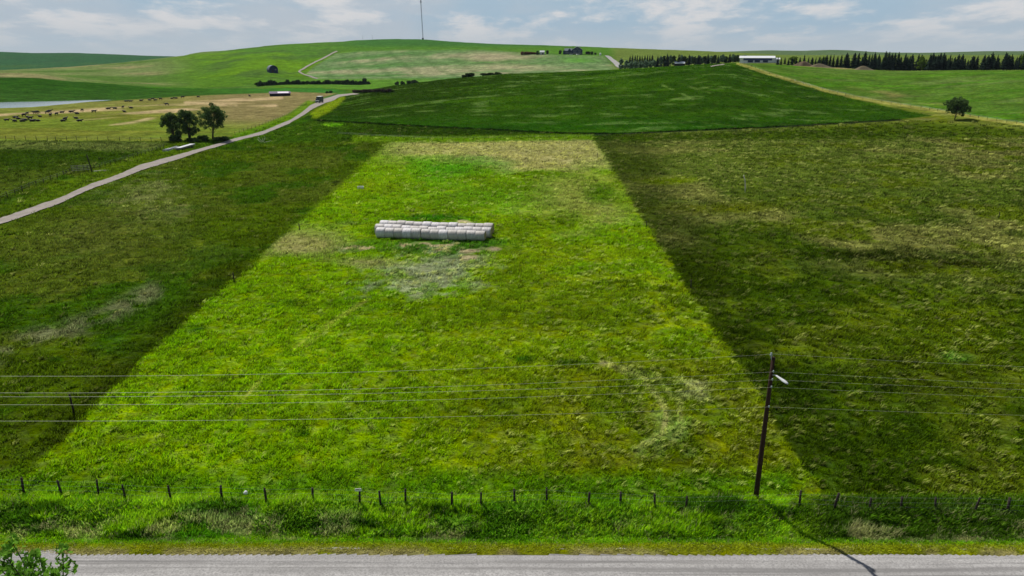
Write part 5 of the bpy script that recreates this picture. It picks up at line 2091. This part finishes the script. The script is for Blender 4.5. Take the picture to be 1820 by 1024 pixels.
def build_left_buildings():
    # round-roofed dark building on the hill foot
    p = at(485, 930, 132)
    root = thing('round_barn', 'dark blue round-roofed barn standing alone on the hill slope', 'barn', p, face_rz(p) + 0.25)
    R, Ln = 5.2, 11.0
    mb, rf = MB(), MB()
    n = 14
    arc = [(R * math.cos(math.pi * k / n), 0, 3.4 + R * 0.95 * math.sin(math.pi * k / n)) for k in range(n + 1)]
    mb.prism([(R, 0, -0.6)] + arc + [(-R, 0, -0.6)], (0, -Ln / 2, 0), (0, Ln / 2, 0), MAT['navy'])
    mb.build('wall', root)
    vs, fs = [], []
    for yy in (-Ln / 2 - .4, Ln / 2 + .4):
        for k in range(n + 1):
            t = math.pi * k / n
            vs.append(((R + .2) * math.cos(t), yy, 3.4 + (R + .2) * .95 * math.sin(t)))
    for k in range(n):
        fs.append((k, k + 1, n + 2 + k, n + 1 + k))
    rf.add(vs, fs, MAT['navy_roof'])
    rf.build('roof', root, True)
    d = MB()
    d.box((-1.2, -Ln / 2 - .03, 1.5), (2.8, .05, 3.2), MAT['black'])
    d.build('door', root)
    window(root, (2.6, -Ln / 2 - .002, 3.6), 1.2, 1.2)
    # long low cattle shelter
    p = P(498, 170.5)
    root = thing('cattle_shelter', 'long low dark shed with pale roof sheets at the edge of the cattle ground', 'shed', p, face_rz(p) + 0.02)
    mb = MB()
    mb.box((0, 3.0, 1.0), (14.2, .2, 3.0), MAT['darkshed'])
    for s in (-1, 1):
        mb.box((s * 7.0, 0, 0.9), (.2, 5.8, 2.6), MAT['darkshed'])
    mb.box((0, -2.9, 0.75), (14.2, .2, 1.9), MAT['darkshed'])
    mb.build('wall', root)
    tilt = Matrix.Rotation(0.16, 3, 'X')
    rf = MB()
    rf.box((0, 0, 2.35), (15, 7.2, .18), MAT['purpleroof'], R=tilt)
    ro = rf.build('roof', root)
    pn = MB()
    pn.box((2.2, -0.6, 2.40), (7.6, 4.6, .16), MAT['pinkroof'], R=tilt)
    po = pn.build('roof_sheet', ro)
    # truck on the farm track
    p = P(568, 183)
    root = thing('box_truck', 'tall dark teal box truck with white roof on the farm track bend', 'truck', p, face_rz(p) - 0.35)
    mb = MB()
    mb.box((0, 1.2, 2.35), (2.5, 5.4, 2.7), MAT['teal'])
    mb.build('cargo_box', root)
    mb = MB()
    mb.box((0, 1.2, 3.76), (2.54, 5.44, .12), MAT['white'])
    mb.build('roof', root)
    mb = MB()
    mb.prism([(0, -4.1, .7), (0, -1.6, .7), (0, -1.6, 2.7), (0, -2.9, 2.7), (0, -3.4, 1.75), (0, -4.1, 1.55)], (-1.15, 0, 0), (1.15, 0, 0), MAT['teal'])
    cab = mb.build('cab', root)
    g = MB()
    g.box((0, -3.17, 2.2), (2.0, .05, .85), MAT['glass'], R=Matrix.Rotation(-0.48, 3, 'X'))
    g.build('windscreen', cab)
    mb = MB()
    mb.box((0, 0.2, .72), (2.0, 7.6, .25), MAT['black'])
    mb.build('chassis', root)
    mb = MB()
    mb.box((0, -4.14, .75), (2.2, .12, .3), MAT['steel'])
    mb.build('bumper', root)
    for s in (-1, 1):
        l = MB()
        l.box((s * .85, -4.13, 1.2), (.3, .06, .2), MAT['white'])
        l.build('headlight', root)
        for y in (-3.1, 2.2, 3.2):
            w = MB()
            w.tube([(s * .85, y, .48), (s * 1.15, y, .48)], .48, MAT['rubber'], 14)
            wo = w.build('wheel', root)
            r = MB()
            r.tube([(s * 1.13, y, .48), (s * 1.17, y, .48)], .26, MAT['steel'], 10)
            r.build('rim', wo)
    # stacks of planks / pipes by the track under the cottonwoods
    for (a, b, w, lab, mat) in (((291, 270.5), (317, 262.5), 0.9, 'left pile of long white pipes lying beside the farm track', MAT['steel']),
                                ((316, 268.5), (343, 261.0), 1.5, 'flat stack of grey-white panels right of the white pipes', MAT['steel'])):
        A, B = P(*a), P(*b)
        d = B - A
        root = thing('pipe_pile' if w < 1 else 'panel_stack', lab, 'pile' if w < 1 else 'stack', A, math.atan2(d.y, d.x))
        ln = d.length
        if w < 1:
            for k, (yy, zz) in enumerate(((-.7, .18), (-.3, .18), (.1, .18), (.5, .18), (-.5, .5), (.3, .5))):
                mb = MB()
                mb.tube([(rnd.uniform(0, .8), yy, zz), (ln - rnd.uniform(0, .8), yy + rnd.uniform(-.15, .15), zz)], .17, mat, 8)
                mb.build('pipe', root, True)
        else:
            for k in range(4):
                mb = MB()
                mb.box((ln / 2 + rnd.uniform(-.2, .2), rnd.uniform(-.1, .1), .5 + .13 * k), (ln, 1.6, .11), MAT['greywood'] if k < 3 else mat, rz=rnd.uniform(-.02, .02))
                mb.build('panel', root)
            for xx in (.25, .75):
                mb = MB()
                mb.box((ln * xx, 0, .2), (.3, 2.2, .46), MAT['post'])
                mb.build('bearer', root)
    # dead branch by the track, feed tub, white ball in the verge
    p = P(467, 254)
    mb = MB()
    q = random.Random(3)
    for d, ln in (((-.6, .1, 1), 2.4), ((.5, 0, .8), 2.2), ((.1, .3, 1.2), 1.6), ((1, .1, .25), 3.0), ((-1, 0, .15), 2.4)):
        limb(mb, (0, 0, .05), d, ln, .10, .03, MAT['bleached'], q, 6, .25)
    tag(mb.build('dead_branch', None, True, p), 'bleached dead branch sprawling on the grass below the farm track', 'branch')
    p = P(641, 335.5)
    root = thing('feed_tub', 'small pale trough lying alone in the upper paddock', 'trough', p, 0.1)
    mb = MB()
    mb.box((0, -.3, .28), (1.3, .06, .5), MAT['white'])
    mb.box((0, .3, .28), (1.3, .06, .5), MAT['white'])
    mb.box((-.62, 0, .28), (.06, .54, .5), MAT['white'])
    mb.box((.62, 0, .28), (.06, .54, .5), MAT['white'])
    mb.box((0, 0, .08), (1.18, .54, .06), MAT['black'])
    mb.build('basin', root)
    p = P(438, 886)
    bm = bmesh.new()
    bmesh.ops.create_icosphere(bm, subdivisions=3, radius=.13)
    for vtx in bm.verts:
        vtx.co *= 1 + .12 * math.sin(vtx.co.x * 31 + vtx.co.z * 17)
        vtx.co.z += .45
    me = bpy.data.meshes.new('marker_ball')
    bm.to_mesh(me)
    bm.free()
    me.materials.append(MAT['white'])
    tag(link('seed_ball', me, None, p), 'round white puff standing in the weeds behind the roadside fence', 'puff')


build_left_buildings()


def mound(label, p, w, d, h, mat, seed):
    n, m = 24, 14
    q = np.random.default_rng(seed)
    vs, fs = [(0, 0, h)], []
    ph = q.uniform(0, 6, 4)
    for j in range(1, m + 1):
        r = j / m
        for k in range(n):
            t = 2 * math.pi * k / n
            rr = r * (1 + .14 * math.sin(2 * t + ph[0]) + .09 * math.sin(5 * t + ph[1]))
            z = h * (math.cos(math.pi * min(r, 1)) * .5 + .5) * (1 + .22 * math.sin(3 * t + ph[2]) * r) - .3 * r
            vs.append((rr * math.cos(t) * w / 2, rr * math.sin(t) * d / 2, z))
    fs += [(0, 1 + k, 1 + (k + 1) % n) for k in range(n)]
    for j in range(m - 1):
        for k in range(n):
            fs.append((1 + j * n + k, 1 + (j + 1) * n + k, 1 + (j + 1) * n + (k + 1) % n, 1 + j * n + (k + 1) % n))
    mb = MB()
    mb.add(vs, fs, mat)
    tag(mb.build('earth_heap', None, True, p), label, 'mound', 'earth heaps below the spruces')


mound('large brown earth heap below the low spruce row', at(1428, 560, 116), 20, 10, 3.6, MAT['soil'], 1)
mound('pale gravel heap right of the large brown earth heap', at(1456, 548, 119), 18, 9, 2.4, MAT['soil2'], 2)
mound('small pointed earth heap at the left end of the tall spruces', at(1534, 552, 123), 16, 9, 2.6, MAT['soil2'], 3)


# ------------------------------------------------------------------ mast on the hill
def build_mast():
    p = P(752, 73)
    p = at(752, 1625, 72)
    root = thing('radio_mast', 'tall thin guyed radio mast on top of the big hill', 'mast', p)
    Hm = 150.0
    r = 1.0
    mb = MB()
    leg = [Vector((r * math.cos(a), r * math.sin(a), 0)) for a in (0.5, 2.6, 4.7)]
    lean = Vector((-0.022, 0, 1))
    for l in leg:
        mb.tube([l, l + lean * Hm], .16, MAT['mast'], 5)
    st = 3.0
    for k in range(int(Hm / st)):
        for i in range(3):
            a, b = leg[i] + lean * (k * st), leg[(i + 1) % 3] + lean * ((k + 1) * st)
            mb.tube([a, b], .09, MAT['mast'], 4)
            mb.tube([leg[i] + lean * (k * st), leg[(i + 1) % 3] + lean * (k * st)], .07, MAT['mast'], 4)
    mb.build('lattice', root)
    for z in (94, 90, 81, 76):
        for a in (0.5, 2.6, 4.7):
            mb = MB()
            c = lean * z + Vector((1.5 * math.cos(a), 1.5 * math.sin(a), 0))
            mb.tube([c, c + Vector((0, 0, 2.4))], .45, MAT['mast'], 8)
            mb.build('antenna', root)
    for a in (0.5, 2.6, 4.7):
        for z in (70, 140):
            mb = MB()
            q = Vector((70 * math.cos(a), 70 * math.sin(a), 0))
            q.z = float(gz(p.x + q.x, p.y + q.y)) - p.z
            mb.tube([lean * z, q], .03, MAT['wire'], 4)
            mb.build('guy_wire', root)
    mb = MB()
    mb.box((0, -3, 1.6), (3.6, 3, 3.4), MAT['navy'])
    mb.build('equipment_hut', root)
    for k, (u, h, lab) in enumerate(((645, 10, 'slim short mast on the hill top, left of its twin'), (662, 10, 'slim short mast on the hill top, right of its twin'))):
        p = at(u, 1640, 72)
        mb = MB()
        mb.tube([(0, 0, -0.3), (0, 0, h * .6), (0, 0, h)], [.22, .16, .08], MAT['mast'], 6)
        mb.box((0, 0, h * .8), (1.2, .15, .15), MAT['mast'])
        tag(mb.build('short_mast', None, False, p), lab, 'mast', 'short masts on the hill')


build_mast()


# ------------------------------------------------------------------ haze: thin even air over the whole land
def build_haze():
    mb = MB()
    lo, hi = float(GZ.min()) - 4.0, 260.0
    m = bpy.data.materials.new('thin_air')
    m.use_nodes = True
    nt = m.node_tree
    nt.nodes.clear()
    out = nt.nodes.new('ShaderNodeOutputMaterial')
    v = nt.nodes.new('ShaderNodeVolumePrincipled')
    v.inputs['Color'].default_value = (0.60, 0.74, 0.86, 1)
    v.inputs['Density'].default_value = 0.000032
    nt.links.new(v.outputs[0], out.inputs['Volume'])
    mb.box((0, 0, (lo + hi) / 2), (15000, 15000, hi - lo), m)
    tag(mb.build('haze'), kind='stuff')


build_haze()
